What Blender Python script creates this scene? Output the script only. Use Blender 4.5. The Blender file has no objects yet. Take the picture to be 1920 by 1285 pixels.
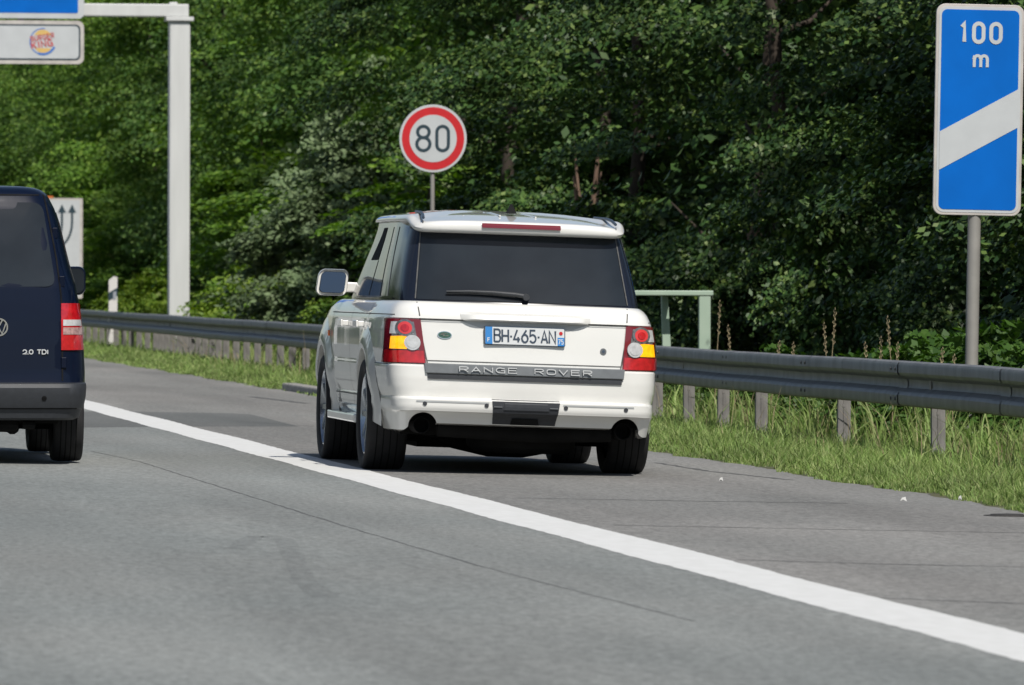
import bpy, bmesh, math, random
import numpy as np
from mathutils import Matrix, Vector
C = bpy.context.scene
COL = C.collection
R = math.radians
random.seed(7); rng = np.random.default_rng(11)

# ------------------------------------------------------------------ camera
FPX = 13500.0                     # focal length in pixels of a 1920 px wide frame
HC = 1.16                         # eye height
PSI = math.atan(1702/FPX); PITCH = 112.5/FPX; ROLL = 0.003
CF = 0.018                        # crossfall of the carriageway, down to the right
cam = bpy.data.cameras.new('camera'); camo = bpy.data.objects.new('camera', cam); COL.objects.link(camo)
RM = Matrix.Rotation(-PSI, 3, 'Z') @ Matrix.Rotation(math.pi/2-PITCH, 3, 'X') @ Matrix.Rotation(ROLL, 3, 'Z')
camo.matrix_world = Matrix.Translation((0, 0, HC)) @ RM.to_4x4()
cam.sensor_width = 36; cam.lens = 36*FPX/1920; cam.clip_start = 0.5; cam.clip_end = 3000
cam.dof.use_dof = True; cam.dof.focus_distance = 47.5; cam.dof.aperture_fstop = 10
C.camera = camo
def ray(px, py): return RM @ Vector(((px-960)/FPX, -(py-642.5)/FPX, -1))
def at(px, py, Y):
    d = ray(px, py); t = Y/d.y
    return Vector((d.x*t, Y, HC+d.z*t))
def gz(x): return -CF*max(x, 0.0)
def gpt(px, py):
    d = ray(px, py); t = -HC/(d.z+CF*d.x)
    return Vector((d.x*t, d.y*t, -CF*d.x*t))

# ------------------------------------------------------------------ light
SUN_EL, SUN_AZ = R(50), R(13)     # azimuth: from straight behind the camera towards the right
sdir = Vector((math.sin(SUN_AZ)*math.cos(SUN_EL), -math.cos(SUN_AZ)*math.cos(SUN_EL), math.sin(SUN_EL)))
sl = bpy.data.lights.new('sun', 'SUN'); so = bpy.data.objects.new('sun', sl); COL.objects.link(so)
so.rotation_euler = sdir.to_track_quat('Z', 'Y').to_euler(); so.location = (0, -20, 30)
sl.energy = 4.7; sl.angle = R(0.53); sl.color = (1, 0.955, 0.89)
W = bpy.data.worlds.new('World'); C.world = W; W.use_nodes = True
nt = W.node_tree; nt.nodes.clear()
sky = nt.nodes.new('ShaderNodeTexSky'); sky.sky_type = 'NISHITA'; sky.sun_disc = False
sky.sun_elevation = SUN_EL; sky.sun_rotation = math.pi-SUN_AZ
tc = nt.nodes.new('ShaderNodeTexCoord'); mp = nt.nodes.new('ShaderNodeMapping'); mp.inputs['Scale'].default_value = (2, 2, 5)
nz = nt.nodes.new('ShaderNodeTexNoise'); nz.inputs['Scale'].default_value = 1.6; nz.inputs['Detail'].default_value = 8; nz.inputs['Roughness'].default_value = .6
cr = nt.nodes.new('ShaderNodeValToRGB'); cr.color_ramp.elements[0].position = .52; cr.color_ramp.elements[1].position = .72
cr.color_ramp.elements[1].color = (.75, .75, .75, 1)
mx = nt.nodes.new('ShaderNodeMixRGB'); mx.inputs['Color2'].default_value = (5.2, 5.4, 5.8, 1)
bg = nt.nodes.new('ShaderNodeBackground'); bg.inputs['Strength'].default_value = 0.085
wo = nt.nodes.new('ShaderNodeOutputWorld'); L = nt.links.new
L(tc.outputs['Generated'], mp.inputs[0]); L(mp.outputs[0], nz.inputs[0]); L(nz.outputs[0], cr.inputs[0])
L(cr.outputs[0], mx.inputs['Fac']); L(sky.outputs[0], mx.inputs['Color1']); L(mx.outputs[0], bg.inputs[0]); L(bg.outputs[0], wo.inputs[0])
C.view_settings.view_transform = 'Standard'; C.view_settings.look = 'None'
C.view_settings.exposure = 0.0; C.view_settings.gamma = 1; C.view_settings.use_curve_mapping = False
C.render.engine = 'CYCLES'

# ------------------------------------------------------------------ materials
def mat(name, col, rough=.6, metal=0, spec=.5, coat=0, var=0, vscale=20, bump=0, bscale=60, emit=None, estr=0, coat_r=.03, col2=None, stretch=None, detail=6):
    m = bpy.data.materials.new(name); m.use_nodes = True; n = m.node_tree
    p = n.nodes['Principled BSDF']; k = n.links.new
    p.inputs['Base Color'].default_value = (*col, 1); p.inputs['Roughness'].default_value = rough
    p.inputs['Metallic'].default_value = metal; p.inputs['Specular IOR Level'].default_value = spec
    p.inputs['Coat Weight'].default_value = coat; p.inputs['Coat Roughness'].default_value = coat_r
    t = n.nodes.new('ShaderNodeTexCoord'); src = t.outputs['Object']
    if stretch:
        q = n.nodes.new('ShaderNodeMapping'); q.inputs['Scale'].default_value = stretch; k(src, q.inputs[0]); src = q.outputs[0]
    if var or col2:
        z = n.nodes.new('ShaderNodeTexNoise'); z.inputs['Scale'].default_value = vscale; z.inputs['Detail'].default_value = detail; k(src, z.inputs[0])
        r = n.nodes.new('ShaderNodeValToRGB'); e = r.color_ramp.elements; e[0].position = .3; e[1].position = .7
        c2 = col2 or tuple(min(1, c*(1+var)) for c in col)
        c1 = col if col2 else tuple(c*(1-var) for c in col)
        e[0].color = (*c1, 1); e[1].color = (*c2, 1); k(z.outputs[0], r.inputs[0]); k(r.outputs[0], p.inputs['Base Color'])
    if bump:
        z = n.nodes.new('ShaderNodeTexNoise'); z.inputs['Scale'].default_value = bscale; z.inputs['Detail'].default_value = 4; k(src, z.inputs[0])
        b = n.nodes.new('ShaderNodeBump'); b.inputs['Strength'].default_value = bump; b.inputs['Distance'].default_value = .01
        k(z.outputs[0], b.inputs['Height']); k(b.outputs[0], p.inputs['Normal'])
    if emit:
        p.inputs['Emission Color'].default_value = (*emit, 1); p.inputs['Emission Strength'].default_value = estr
    return m

def asphalt(name, base, tint2, speck=.25, streak=.12):
    m = bpy.data.materials.new(name); m.use_nodes = True; n = m.node_tree; k = n.links.new
    p = n.nodes['Principled BSDF']; p.inputs['Roughness'].default_value = .85; p.inputs['Specular IOR Level'].default_value = .3
    t = n.nodes.new('ShaderNodeTexCoord'); src = t.outputs['Object']
    def noise(sc, det, scale=(1, 1, 1), rough=.5):
        q = n.nodes.new('ShaderNodeMapping'); q.inputs['Scale'].default_value = scale; k(src, q.inputs[0])
        z = n.nodes.new('ShaderNodeTexNoise'); z.inputs['Scale'].default_value = sc; z.inputs['Detail'].default_value = det
        z.inputs['Roughness'].default_value = rough; k(q.outputs[0], z.inputs[0]); return z.outputs[0]
    def rampv(o, a, b, lo, hi):
        r = n.nodes.new('ShaderNodeMapRange'); r.inputs[1].default_value = a; r.inputs[2].default_value = b
        r.inputs[3].default_value = lo; r.inputs[4].default_value = hi; k(o, r.inputs[0]); return r.outputs[0]
    def mul(a, b):
        q = n.nodes.new('ShaderNodeMath'); q.operation = 'MULTIPLY'; k(a, q.inputs[0]); k(b, q.inputs[1]); return q.outputs[0]
    v = rampv(noise(28, 3, (1, .32, 1), .7), .3, .7, 1-speck, 1+speck)
    v = mul(v, rampv(noise(90, 2, (1, .4, 1)), .3, .7, 1-speck*.5, 1+speck*.5))
    v = mul(v, rampv(noise(1.1, 5, (1, .06, 1)), .3, .7, 1-streak, 1+streak))
    v = mul(v, rampv(noise(.25, 4, (1, .5, 1)), .3, .7, 1-streak, 1+streak))
    mixc = n.nodes.new('ShaderNodeMixRGB'); mixc.inputs[1].default_value = (*base, 1); mixc.inputs[2].default_value = (*tint2, 1)
    k(rampv(noise(.6, 4, (1, .3, 1)), .35, .65, 0, 1), mixc.inputs[0])
    s = n.nodes.new('ShaderNodeVectorMath'); s.operation = 'SCALE'; k(mixc.outputs[0], s.inputs[0]); k(v, s.inputs[3])
    k(s.outputs[0], p.inputs['Base Color'])
    b = n.nodes.new('ShaderNodeBump'); b.inputs['Strength'].default_value = .35; b.inputs['Distance'].default_value = .006
    k(noise(120, 3), b.inputs['Height']); k(b.outputs[0], p.inputs['Normal'])
    return m

def leafmat(name, cols, trans=.3, rough=.42, big=None):
    m = bpy.data.materials.new(name); m.use_nodes = True; n = m.node_tree; k = n.links.new
    p = n.nodes['Principled BSDF']; p.inputs['Roughness'].default_value = rough; p.inputs['Specular IOR Level'].default_value = .3
    g = n.nodes.new('ShaderNodeNewGeometry'); r = n.nodes.new('ShaderNodeValToRGB')
    e = r.color_ramp.elements; e[0].position = 0; e[1].position = 1; e[0].color = (*cols[0], 1); e[1].color = (*cols[-1], 1)
    for i, c in enumerate(cols[1:-1]):
        q = e.new((i+1)/(len(cols)-1)); q.color = (*c, 1)
    k(g.outputs['Random Per Island'], r.inputs[0])
    # whole sprays differ a little in tone
    t = n.nodes.new('ShaderNodeTexCoord'); z = n.nodes.new('ShaderNodeTexNoise'); z.inputs['Scale'].default_value = .9; z.inputs['Detail'].default_value = 3
    k(t.outputs['Object'], z.inputs[0])
    mr = n.nodes.new('ShaderNodeMapRange'); mr.inputs[1].default_value = .35; mr.inputs[2].default_value = .65; mr.inputs[3].default_value = .7; mr.inputs[4].default_value = 1.3
    k(z.outputs[0], mr.inputs[0])
    s = n.nodes.new('ShaderNodeVectorMath'); s.operation = 'SCALE'; k(r.outputs[0], s.inputs[0]); k(mr.outputs[0], s.inputs[3])
    k(s.outputs[0], p.inputs['Base Color'])
    tr = n.nodes.new('ShaderNodeBsdfTranslucent'); mxx = n.nodes.new('ShaderNodeMixShader'); mxx.inputs[0].default_value = trans
    hs = n.nodes.new('ShaderNodeHueSaturation'); hs.inputs['Saturation'].default_value = 1.15; hs.inputs['Value'].default_value = 1.25
    k(s.outputs[0], hs.inputs['Color']); k(hs.outputs[0], tr.inputs[0])
    k(p.outputs[0], mxx.inputs[1]); k(tr.outputs[0], mxx.inputs[2]); k(mxx.outputs[0], n.nodes['Material Output'].inputs[0])
    return m

M = dict(
    road=asphalt('road_asphalt', (.183, .195, .187), (.203, .209, .198), .28, .13),
    shoulder=asphalt('shoulder_asphalt', (.205, .200, .188), (.178, .178, .168), .30, .14),
    patch=asphalt('patch_asphalt', (.112, .118, .114), (.13, .132, .127), .2),
    seam=mat('tar_seam', (.085, .085, .082), .8, var=.3),
    paintline=mat('road_paint', (.61, .61, .585), .65, col2=(.67, .67, .65), vscale=5, bump=.2, bscale=80, stretch=(3, 1, 1), detail=10),
    soil=mat('soil', (.045, .06, .022), .95, col2=(.10, .09, .045), vscale=3, bump=.5, bscale=12),
    kerb=mat('kerb_stone', (.27, .26, .24), .9, var=.35, vscale=9, bump=.4),
    white=mat('white_paint', (.69, .685, .65), .32, var=.035, vscale=2.5, coat=1, spec=.5, coat_r=.025),
    black=mat('gloss_black', (.010, .013, .022), .12, spec=.5),
    glass=mat('dark_glass', (.013, .017, .022), .07, spec=.26, col2=(.022, .028, .035), vscale=2.2, bump=.006, bscale=3),
    mirror=mat('mirror_glass', (.12, .15, .19), .02, metal=1),
    rubber=mat('tyre_rubber', (.012, .012, .013), .8, var=.3, vscale=14),
    dark=mat('dark_underside', (.007, .007, .007), .85, spec=.2, var=.4, vscale=8),
    plastic=mat('grey_plastic', (.026, .029, .034), .55, var=.12, vscale=30, bump=.15, bscale=300),
    rim=mat('rim_metal', (.35, .38, .42), .25, metal=.9),
    letter=mat('letter_silver', (.55, .56, .56), .35, metal=.2),
    chrome=mat('chrome', (.72, .73, .74), .12, metal=1),
    silver=mat('silver_paint', (.15, .16, .165), .4, metal=.3, var=.08),
    redl=mat('red_lens', (.42, .008, .012), .12, coat=1, spec=.6, var=.25, vscale=30),
    redd=mat('dark_red_lens', (.16, .006, .012), .12, coat=1),
    redc=mat('red_core_lens', (.62, .04, .04), .15, coat=1),
    clear=mat('clear_lens', (.55, .55, .55), .2, metal=.2, coat=1, var=.15, vscale=40),
    lamphouse=mat('lamp_reflector', (.22, .21, .21), .2, metal=.6, coat=1, var=.4, vscale=40),
    amber=mat('lit_amber_lens', (.85, .30, .004), .2, coat=.6, emit=(1, .36, .0), estr=.6, col2=(1, .55, .01), vscale=34),
    amberd=mat('amber_lens', (.85, .16, .02), .2, coat=.6),
    blue=mat('dark_blue_paint', (.0016, .0048, .0165), .4, coat=.4, coat_r=.03, spec=.08),
    plate=mat('plate_white', (.62, .64, .64), .4), ink=mat('plate_ink', (.04, .06, .09), .5),
    eublue=mat('plate_blue', (.04, .22, .55), .4), green=mat('badge_green', (.03, .09, .06), .3, coat=1),
    pole=mat('galvanised_pole', (.27, .26, .24), .6, metal=.15, var=.12, vscale=5),
    post=mat('galvanised_post', (.185, .177, .168), .6, metal=.2, var=.25, vscale=5, stretch=(4, 4, 1)),
    rail=mat('galvanised_rail', (.205, .212, .215), .55, metal=.25, col2=(.13, .133, .135), vscale=2.5, stretch=(1, 2.2, .8), bump=.12, bscale=10, detail=10),
    bolt=mat('bolt_steel', (.07, .07, .07), .5, metal=.4),
    gantry=mat('gantry_paint', (.58, .59, .58), .55, col2=(.51, .52, .51), vscale=1.4, stretch=(4, 4, .5), detail=8),
    signw=mat('sign_white', (.47, .49, .50), .5, var=.05, vscale=4), signb=mat('sign_blue', (.000, .118, .48), .6, spec=.12, var=.10, vscale=2),
    signframe=mat('sign_frame', (.46, .43, .40), .5, var=.15, vscale=6), signred=mat('sign_red', (.50, .012, .018), .5, var=.06, vscale=8),
    signk=mat('sign_black', (.018, .04, .055), .5), signback=mat('sign_back', (.2, .2, .2), .6, var=.1),
    logoy=mat('logo_yellow', (.60, .40, .13), .5), logor=mat('logo_red', (.50, .09, .09), .5), logob=mat('logo_blue', (.06, .17, .48), .5),
    orange=mat('orange_tab', (.6, .16, .04), .5),
    gpaint=mat('green_paint', (.29, .39, .30), .6, col2=(.36, .45, .36), vscale=4, detail=8),
    bark=mat('bark', (.030, .023, .017), .9, col2=(.06, .044, .032), vscale=6, bump=.5, bscale=14, stretch=(2, 2, .5)),
    leafd=leafmat('leaf_shade', [(.019, .046, .013), (.029, .068, .017), (.044, .092, .021), (.068, .124, .028), (.13, .185, .045)], .16, .48),  # leaf tones lowered to deepen the shadow in the right-hand wood
    leafm=leafmat('leaf_mid', [(.078, .160, .024), (.105, .205, .030), (.14, .25, .038), (.20, .30, .05)], .35, .6),
    leafm2=leafmat('leaf_mid_deep', [(.040, .090, .020), (.055, .120, .024), (.080, .150, .030), (.12, .19, .04)], .3, .6),
    leafm3=leafmat('leaf_mid_yellow', [(.070, .145, .026), (.098, .19, .032), (.135, .23, .04), (.19, .275, .055)], .35, .6),
    leafl=leafmat('leaf_light', [(.10, .19, .02), (.16, .26, .03), (.24, .32, .045)], .35, .5),
    leafg=leafmat('leaf_grey', [(.12, .175, .080), (.155, .215, .10), (.19, .25, .125)], .25, .55),
    leafn=leafmat('leaf_weed', [(.035, .085, .015), (.055, .12, .02), (.08, .15, .028)], .3, .5),
    grass=leafmat('grass_blade', [(.13, .22, .05), (.19, .29, .075), (.25, .34, .10), (.32, .36, .15), (.19, .30, .075)], .3, .55),
    drygrass=leafmat('dry_grass', [(.12, .20, .04), (.20, .23, .08), (.30, .27, .13), (.10, .19, .035), (.15, .23, .05), (.10, .18, .03)], .3, .6),
    straw=mat('straw', (.26, .21, .12), .8, var=.3, vscale=30),
    paper=mat('paper', (.42, .42, .4), .7), iron=mat('cast_iron', (.028, .026, .024), .8, var=.3, vscale=30),
    beac=mat('delineator_white', (.62, .60, .58), .5), refl=mat('delineator_reflector', (.30, .32, .36), .3))

# ------------------------------------------------------------------ helpers
class MB:
    def __init__(s): s.v = []; s.f = []; s.T = None
    def add(s, vs, fs):
        o = len(s.v)
        if s.T: vs = [s.T(*p) for p in vs]
        s.v += [tuple(p) for p in vs]; s.f += [tuple(i+o for i in f) for f in fs]; return s
    def box(s, x0, x1, y0, y1, z0, z1):
        s.add([(x0, y0, z0), (x1, y0, z0), (x1, y1, z0), (x0, y1, z0), (x0, y0, z1), (x1, y0, z1), (x1, y1, z1), (x0, y1, z1)],
              [(0, 3, 2, 1), (4, 5, 6, 7), (0, 1, 5, 4), (1, 2, 6, 5), (2, 3, 7, 6), (3, 0, 4, 7)]); return s
    def tube(s, pts, r, n=10, caps=True):
        pts = [Vector(p) for p in pts]; vs = []; rr = r if isinstance(r, (list, tuple)) else [r]*len(pts)
        for i, p in enumerate(pts):
            d = (pts[min(i+1, len(pts)-1)]-pts[max(i-1, 0)]).normalized()
            a = d.orthogonal().normalized() if abs(d.z) > .9 else Vector((0, 0, 1)).cross(d).normalized()
            b = d.cross(a)
            for k in range(n):
                t = 2*math.pi*k/n; vs.append(p+(a*math.cos(t)+b*math.sin(t))*rr[i])
        fs = [(i*n+k, i*n+(k+1) % n, (i+1)*n+(k+1) % n, (i+1)*n+k) for i in range(len(pts)-1) for k in range(n)]
        if caps: fs += [tuple(range(n))[::-1], tuple(range((len(pts)-1)*n, len(pts)*n))]
        s.add(vs, fs); return s
    def lathe(s, prof, axis='x', c=(0, 0, 0), n=40):
        # prof: (radius, along)
        vs = []
        for r, a in prof:
            for k in range(n):
                t = 2*math.pi*k/n; p, q = r*math.cos(t), r*math.sin(t)
                v = {'x': (a, p, q), 'y': (p, a, q), 'z': (p, q, a)}[axis]
                vs.append((v[0]+c[0], v[1]+c[1], v[2]+c[2]))
        m = len(prof)
        s.add(vs, [(i*n+k, i*n+(k+1) % n, (i+1)*n+(k+1) % n, (i+1)*n+k) for i in range(m-1) for k in range(n)]); return s
    def prism(s, poly, y0, y1):
        # poly in x,z ; extruded along y, y0 is the front
        n = len(poly)
        s.add([(x, y0, z) for x, z in poly]+[(x, y1, z) for x, z in poly],
              [tuple(range(n)), tuple(range(2*n-1, n-1, -1))]+[(i, i+n, (i+1) % n+n, (i+1) % n) for i in range(n)]); return s
    def grid(s, fn, nu, nv):
        vs = [fn(i/nu, j/nv) for j in range(nv+1) for i in range(nu+1)]
        s.add(vs, [(j*(nu+1)+i, j*(nu+1)+i+1, (j+1)*(nu+1)+i+1, (j+1)*(nu+1)+i) for j in range(nv) for i in range(nu)]); return s
    def build(s, name, m, parent=None, smooth=None, bevel=0):
        me = bpy.data.meshes.new(name); me.from_pydata(s.v, [], s.f); me.materials.append(M[m] if isinstance(m, str) else m)
        b = bmesh.new(); b.from_mesh(me); bmesh.ops.recalc_face_normals(b, faces=b.faces)
        if smooth:
            for f in b.faces: f.smooth = True
            for e in b.edges:
                if len(e.link_faces) == 2 and e.calc_face_angle(0) > R(smooth): e.smooth = False
        b.to_mesh(me); b.free()
        o = bpy.data.objects.new(name, me); COL.objects.link(o)
        if parent: o.parent = parent
        if bevel:
            q = o.modifiers.new('bevel', 'BEVEL'); q.width = bevel; q.segments = 2; q.limit_method = 'ANGLE'; q.harden_normals = False
        return o
def thing(name, label, cat, loc=(0, 0, 0), group=None, ry=0, rz=0):
    o = bpy.data.objects.new(name, None); COL.objects.link(o); o.empty_display_size = .2
    o.location = loc; o.rotation_euler = (0, ry, rz); return tag(o, label, cat, group)
def tag(o, label, cat, group=None, kind=None):
    o['label'] = label; o['category'] = cat
    if group: o['group'] = group
    if kind: o['kind'] = kind
    return o
def struct(o): o['kind'] = 'structure'; return o
def rrect(x0, x1, z0, z1, r, n=6):
    out = []
    for cx, cz, a in ((x1-r, z0+r, -90), (x1-r, z1-r, 0), (x0+r, z1-r, 90), (x0+r, z0+r, 180)):
        out += [(cx+r*math.cos(R(a+90*i/n)), cz+r*math.sin(R(a+90*i/n))) for i in range(n+1)]
    return out
def circ(cx, cz, r, n=48, rz=None): return [(cx+r*math.cos(2*math.pi*i/n), cz+(rz or r)*math.sin(2*math.pi*i/n)) for i in range(n)]
def carve(mb, holes):
    """open round holes in a dense shell: (axis, centre a, centre z, radius, test); boundary vertices are drawn onto the circle"""
    for ax, ca, cz, rad, test in holes:
        ins = [False]*len(mb.v)
        for i, p in enumerate(mb.v):
            if test(p) and math.hypot(p[ax]-ca, p[2]-cz) < rad: ins[i] = True
        keep, edge = [], set()
        for f in mb.f:
            k = sum(ins[i] for i in f)
            if k < len(f): keep.append(f)
            if 0 < k < len(f): edge.update(i for i in f if ins[i])
        mb.f = keep
        for i in edge:
            p = list(mb.v[i]); d = max(math.hypot(p[ax]-ca, p[2]-cz), 1e-4); p[ax] = ca+(p[ax]-ca)*rad/d; p[2] = cz+(p[2]-cz)*rad/d; mb.v[i] = tuple(p)

# stroke lettering (unit height 1, width w)
def arc(cx, cy, rx, ry, a0, a1, n=10): return [(cx+rx*math.cos(R(a0+(a1-a0)*i/n)), cy+ry*math.sin(R(a0+(a1-a0)*i/n))) for i in range(n+1)]
def glyph(ch, w):
    h = w/2
    G = {
        '0': [arc(h, 1-h, h, h, 0, 180)+arc(h, h, h, h, 180, 360)+[(w, 1-h)]],
        '1': [[(w*.1, .8), (w*.62, 1), (w*.62, 0)]],
        '2': [arc(h, 1-h, h, h, 170, -30)+[(0, 0), (w, 0)]],
        '4': [[(w*.72, 0), (w*.72, .42)], [(w*.55, 1), (0, .24), (w, .24)]],
        '5': [[(w*.92, 1), (w*.12, 1), (w*.06, .53)]+arc(h, .32, h, .32, 130, -150)],
        '6': [arc(h, .32, h, .32, 0, 360), [(w*.75, 1), (w*.05, .45)]],
        '7': [[(0, 1), (w, 1), (w*.3, 0)]],
        '8': [arc(h, .27, h, .27, 0, 360, 20), arc(h, .765, h*.88, .235, 0, 360, 20)],
        'A': [[(0, 0), (h, 1), (w, 0)], [(w*.2, .3), (w*.8, .3)]],
        'B': [[(0, 0), (0, 1), (w*.55, 1)]+arc(w*.6, .77, w*.35, .23, 90, -90)+[(0, .54)], [(w*.6, .54)]+arc(w*.65, .27, w*.35, .27, 90, -90)+[(0, 0)]],
        'D': [[(0, 0), (0, 1), (w*.5, 1)]+arc(w*.5, .5, w*.5, .5, 90, -90)+[(0, 0)]],
        'E': [[(w, 1), (0, 1), (0, 0), (w, 0)], [(0, .52), (w*.9, .52)]],
        'F': [[(w, 1), (0, 1), (0, 0)], [(0, .52), (w*.8, .52)]],
        'G': [[(w, .85)]+arc(w*.45, .5, w*.45, .5, 60, 270)+[(w, 0), (w, .45), (w*.55, .45)]],
        'H': [[(0, 0), (0, 1)], [(w, 0), (w, 1)], [(0, .5), (w, .5)]],
        'I': [[(h, 0), (h, 1)]],
        'K': [[(0, 0), (0, 1)], [(w, 1), (w*.08, .45)], [(w*.3, .58), (w, 0)]],
        'N': [[(0, 0), (0, 1), (w, 0), (w, 1)]],
        'O': [arc(w*.35, .7, w*.35, .3, 90, 180, 5)+arc(w*.35, .3, w*.35, .3, 180, 270, 5)+arc(w*.65, .3, w*.35, .3, 270, 360, 5)+arc(w*.65, .7, w*.35, .3, 0, 90, 5)+[(w*.35, 1)]],
        'R': [[(0, 0), (0, 1), (w*.65, 1)]+arc(w*.7, .74, w*.3, .26, 80, -90)+[(0, .48)], [(w*.5, .48), (w, 0)]],
        'T': [[(0, 1), (w, 1)], [(h, 1), (h, 0)]],
        'U': [[(0, 1), (0, h)]+arc(h, h, h, h, 180, 360)+[(w, 1)]],
        'V': [[(0, 1), (h, 0), (w, 1)]],
        'm': [[(0, 0), (0, .66)], [(0, .45)]+arc(w*.25, .45, w*.25, .2, 180, 0)+[(w*.5, 0)], [(w*.5, .45)]+arc(w*.75, .45, w*.25, .2, 180, 0)+[(w, 0)]],
        '-': [[(0, .45), (w, .45)]], '.': [[(0, .0), (w, .0)]], ' ': []}
    return G[ch]
def stroke(mb, pts, wd, y, th=.003):
    P = [Vector(p) for p in pts]; n = len(P); closed = (P[0]-P[-1]).length < 1e-5
    if closed: P = P[:-1]; n -= 1
    Lf, Rt = [], []
    for i in range(n):
        a = P[i-1] if (i > 0 or closed) else None; b = P[(i+1) % n] if (i < n-1 or closed) else None
        d1 = (P[i]-a).normalized() if a is not None else (b-P[i]).normalized()
        d2 = (b-P[i]).normalized() if b is not None else d1
        n1, n2 = Vector((-d1.y, d1.x)), Vector((-d2.y, d2.x)); mm = (n1+n2)
        mm = n1 if mm.length < .1 else mm.normalized(); k = min(1/max(mm.dot(n1), .3), 1.6)
        Lf.append(P[i]+mm*wd/2*k); Rt.append(P[i]-mm*wd/2*k)
    vs = [(p.x, y, p.y) for p in Lf]+[(p.x, y, p.y) for p in Rt]+[(p.x, y+th, p.y) for p in Lf]+[(p.x, y+th, p.y) for p in Rt]
    fs = []
    for i in range(n if closed else n-1):
        j = (i+1) % n
        fs += [(i, n+i, n+j, j), (i, j, 2*n+j, 2*n+i), (n+i, 3*n+i, 3*n+j, n+j)]
    if not closed: fs += [(0, 2*n, 3*n, n), (n-1, 2*n-1, 4*n-1, 3*n-1)]
    mb.add(vs, fs)
def text(mb, s, x0, z0, h, w, gap, wd, y, widths={}, rot=0, th=.003):
    x = x0; ca, sa = math.cos(rot), math.sin(rot); q = 0
    for ch in s:
        ww = widths.get(ch, w)
        for st in glyph(ch, ww/h):
            pts = [(x+a*h, b*h) for a, b in st]
            pts = [(x0+(a-x0)*ca-b*sa, z0+(a-x0)*sa+b*ca) for a, b in pts]
            stroke(mb, pts, wd, y-q*.00025, th); q = (q+1) % 5
        x += ww+gap
    return x-gap-x0

# ------------------------------------------------------------------ ground, road, verge
def sheet(name, m, x0, x1, y0, y1, lift, nx=2, ny=60, wob=0):
    mb = MB()
    def fn(a, b):
        x = x0+(x1-x0)*a; y = y0+(y1-y0)*b
        if wob and (a == 0 or a == 1): x += wob*(math.sin(y*2.1+a)+.6*math.sin(y*5.3+a*3)+.5*random.uniform(-1, 1))
        return (x, y, gz(x)+lift)
    mb.grid(fn, nx, ny); return mb.build(name, m)
mb = MB()
xs = [-900, -60, -.01, 8.06, 8.35, 9.6, 11.5, 13, 15, 18, 24, 32, 45, 70, 900]
zs = {-900: 0, -60: 0, -.01: 0, 8.06: gz(8.06), 8.35: gz(8.35)+.02, 9.6: gz(9.6)+.03, 11.5: -.25, 13: -.05, 15: .5, 18: 1.3, 24: 3.4, 32: 7, 45: 13, 70: 18, 900: 20}
ys = [-900, -60, 0]+list(range(20, 300, 6))+[330, 400, 500, 700, 1200, 2500]
vs = [(x, y, zs[x]-.012) for y in ys for x in xs]; nX = len(xs)
mb.add(vs, [(j*nX+i, j*nX+i+1, (j+1)*nX+i+1, (j+1)*nX+i) for j in range(len(ys)-1) for i in range(nX-1)])
struct(mb.build('ground', 'soil'))
struct(sheet('road', 'road', 0, 4.9, -60, 900, 0, 2, 100)); struct(sheet('road', 'road', -12, -.002, -60, 900, 0, 2, 100))
struct(sheet('hard_shoulder', 'shoulder', 4.9, 8.12, -60, 900, 0.0, 2, 1800, 0)) if False else None
mb = MB()
yy = list(np.arange(-60, 30, 5))+list(np.arange(30, 130, .12))+list(np.arange(130, 240, .5))+list(np.arange(240, 901, 20))
vs = []
for i, y in enumerate(yy):
    e = 8.10+.05*math.sin(y*.9)+.035*math.sin(y*3.7+1)+random.uniform(-.025, .025)
    vs += [(4.9, y, gz(4.9)), (e, y, gz(e))]
mb.add(vs, [(2*i, 2*i+1, 2*i+3, 2*i+2) for i in range(len(yy)-1)]); struct(mb.build('hard_shoulder', 'shoulder'))
# broad white edge line with worn edges
mb = MB(); vs = []
yy = list(np.arange(-40, 20, 2))+list(np.arange(20, 130, .15))+list(np.arange(130, 500, 3))
for y in yy:
    vs += [(4.64+random.uniform(-.006, .006)+.008*math.sin(y*1.3), y, gz(4.64)+.0014), (5.03+random.uniform(-.006, .006)+.01*math.sin(y*.8), y, gz(5.03)+.0014)]
mb.add(vs, [(2*i, 2*i+1, 2*i+3, 2*i+2) for i in range(len(yy)-1)]); struct(mb.build('edge_line', 'paintline'))
# asphalt repair patch crossing the line
def gpoly(name, pts, m, lift):
    P = [gpt(*p) for p in pts]; mb = MB(); mb.add([(p.x, p.y, p.z+lift) for p in P], [tuple(range(len(P)))]); return mb.build(name, m)
struct(gpoly('asphalt_patch', [(60, 772), (250, 772), (430, 775), (470, 777), (560, 800), (340, 800), (60, 803)], 'patch', .0006))
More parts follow.
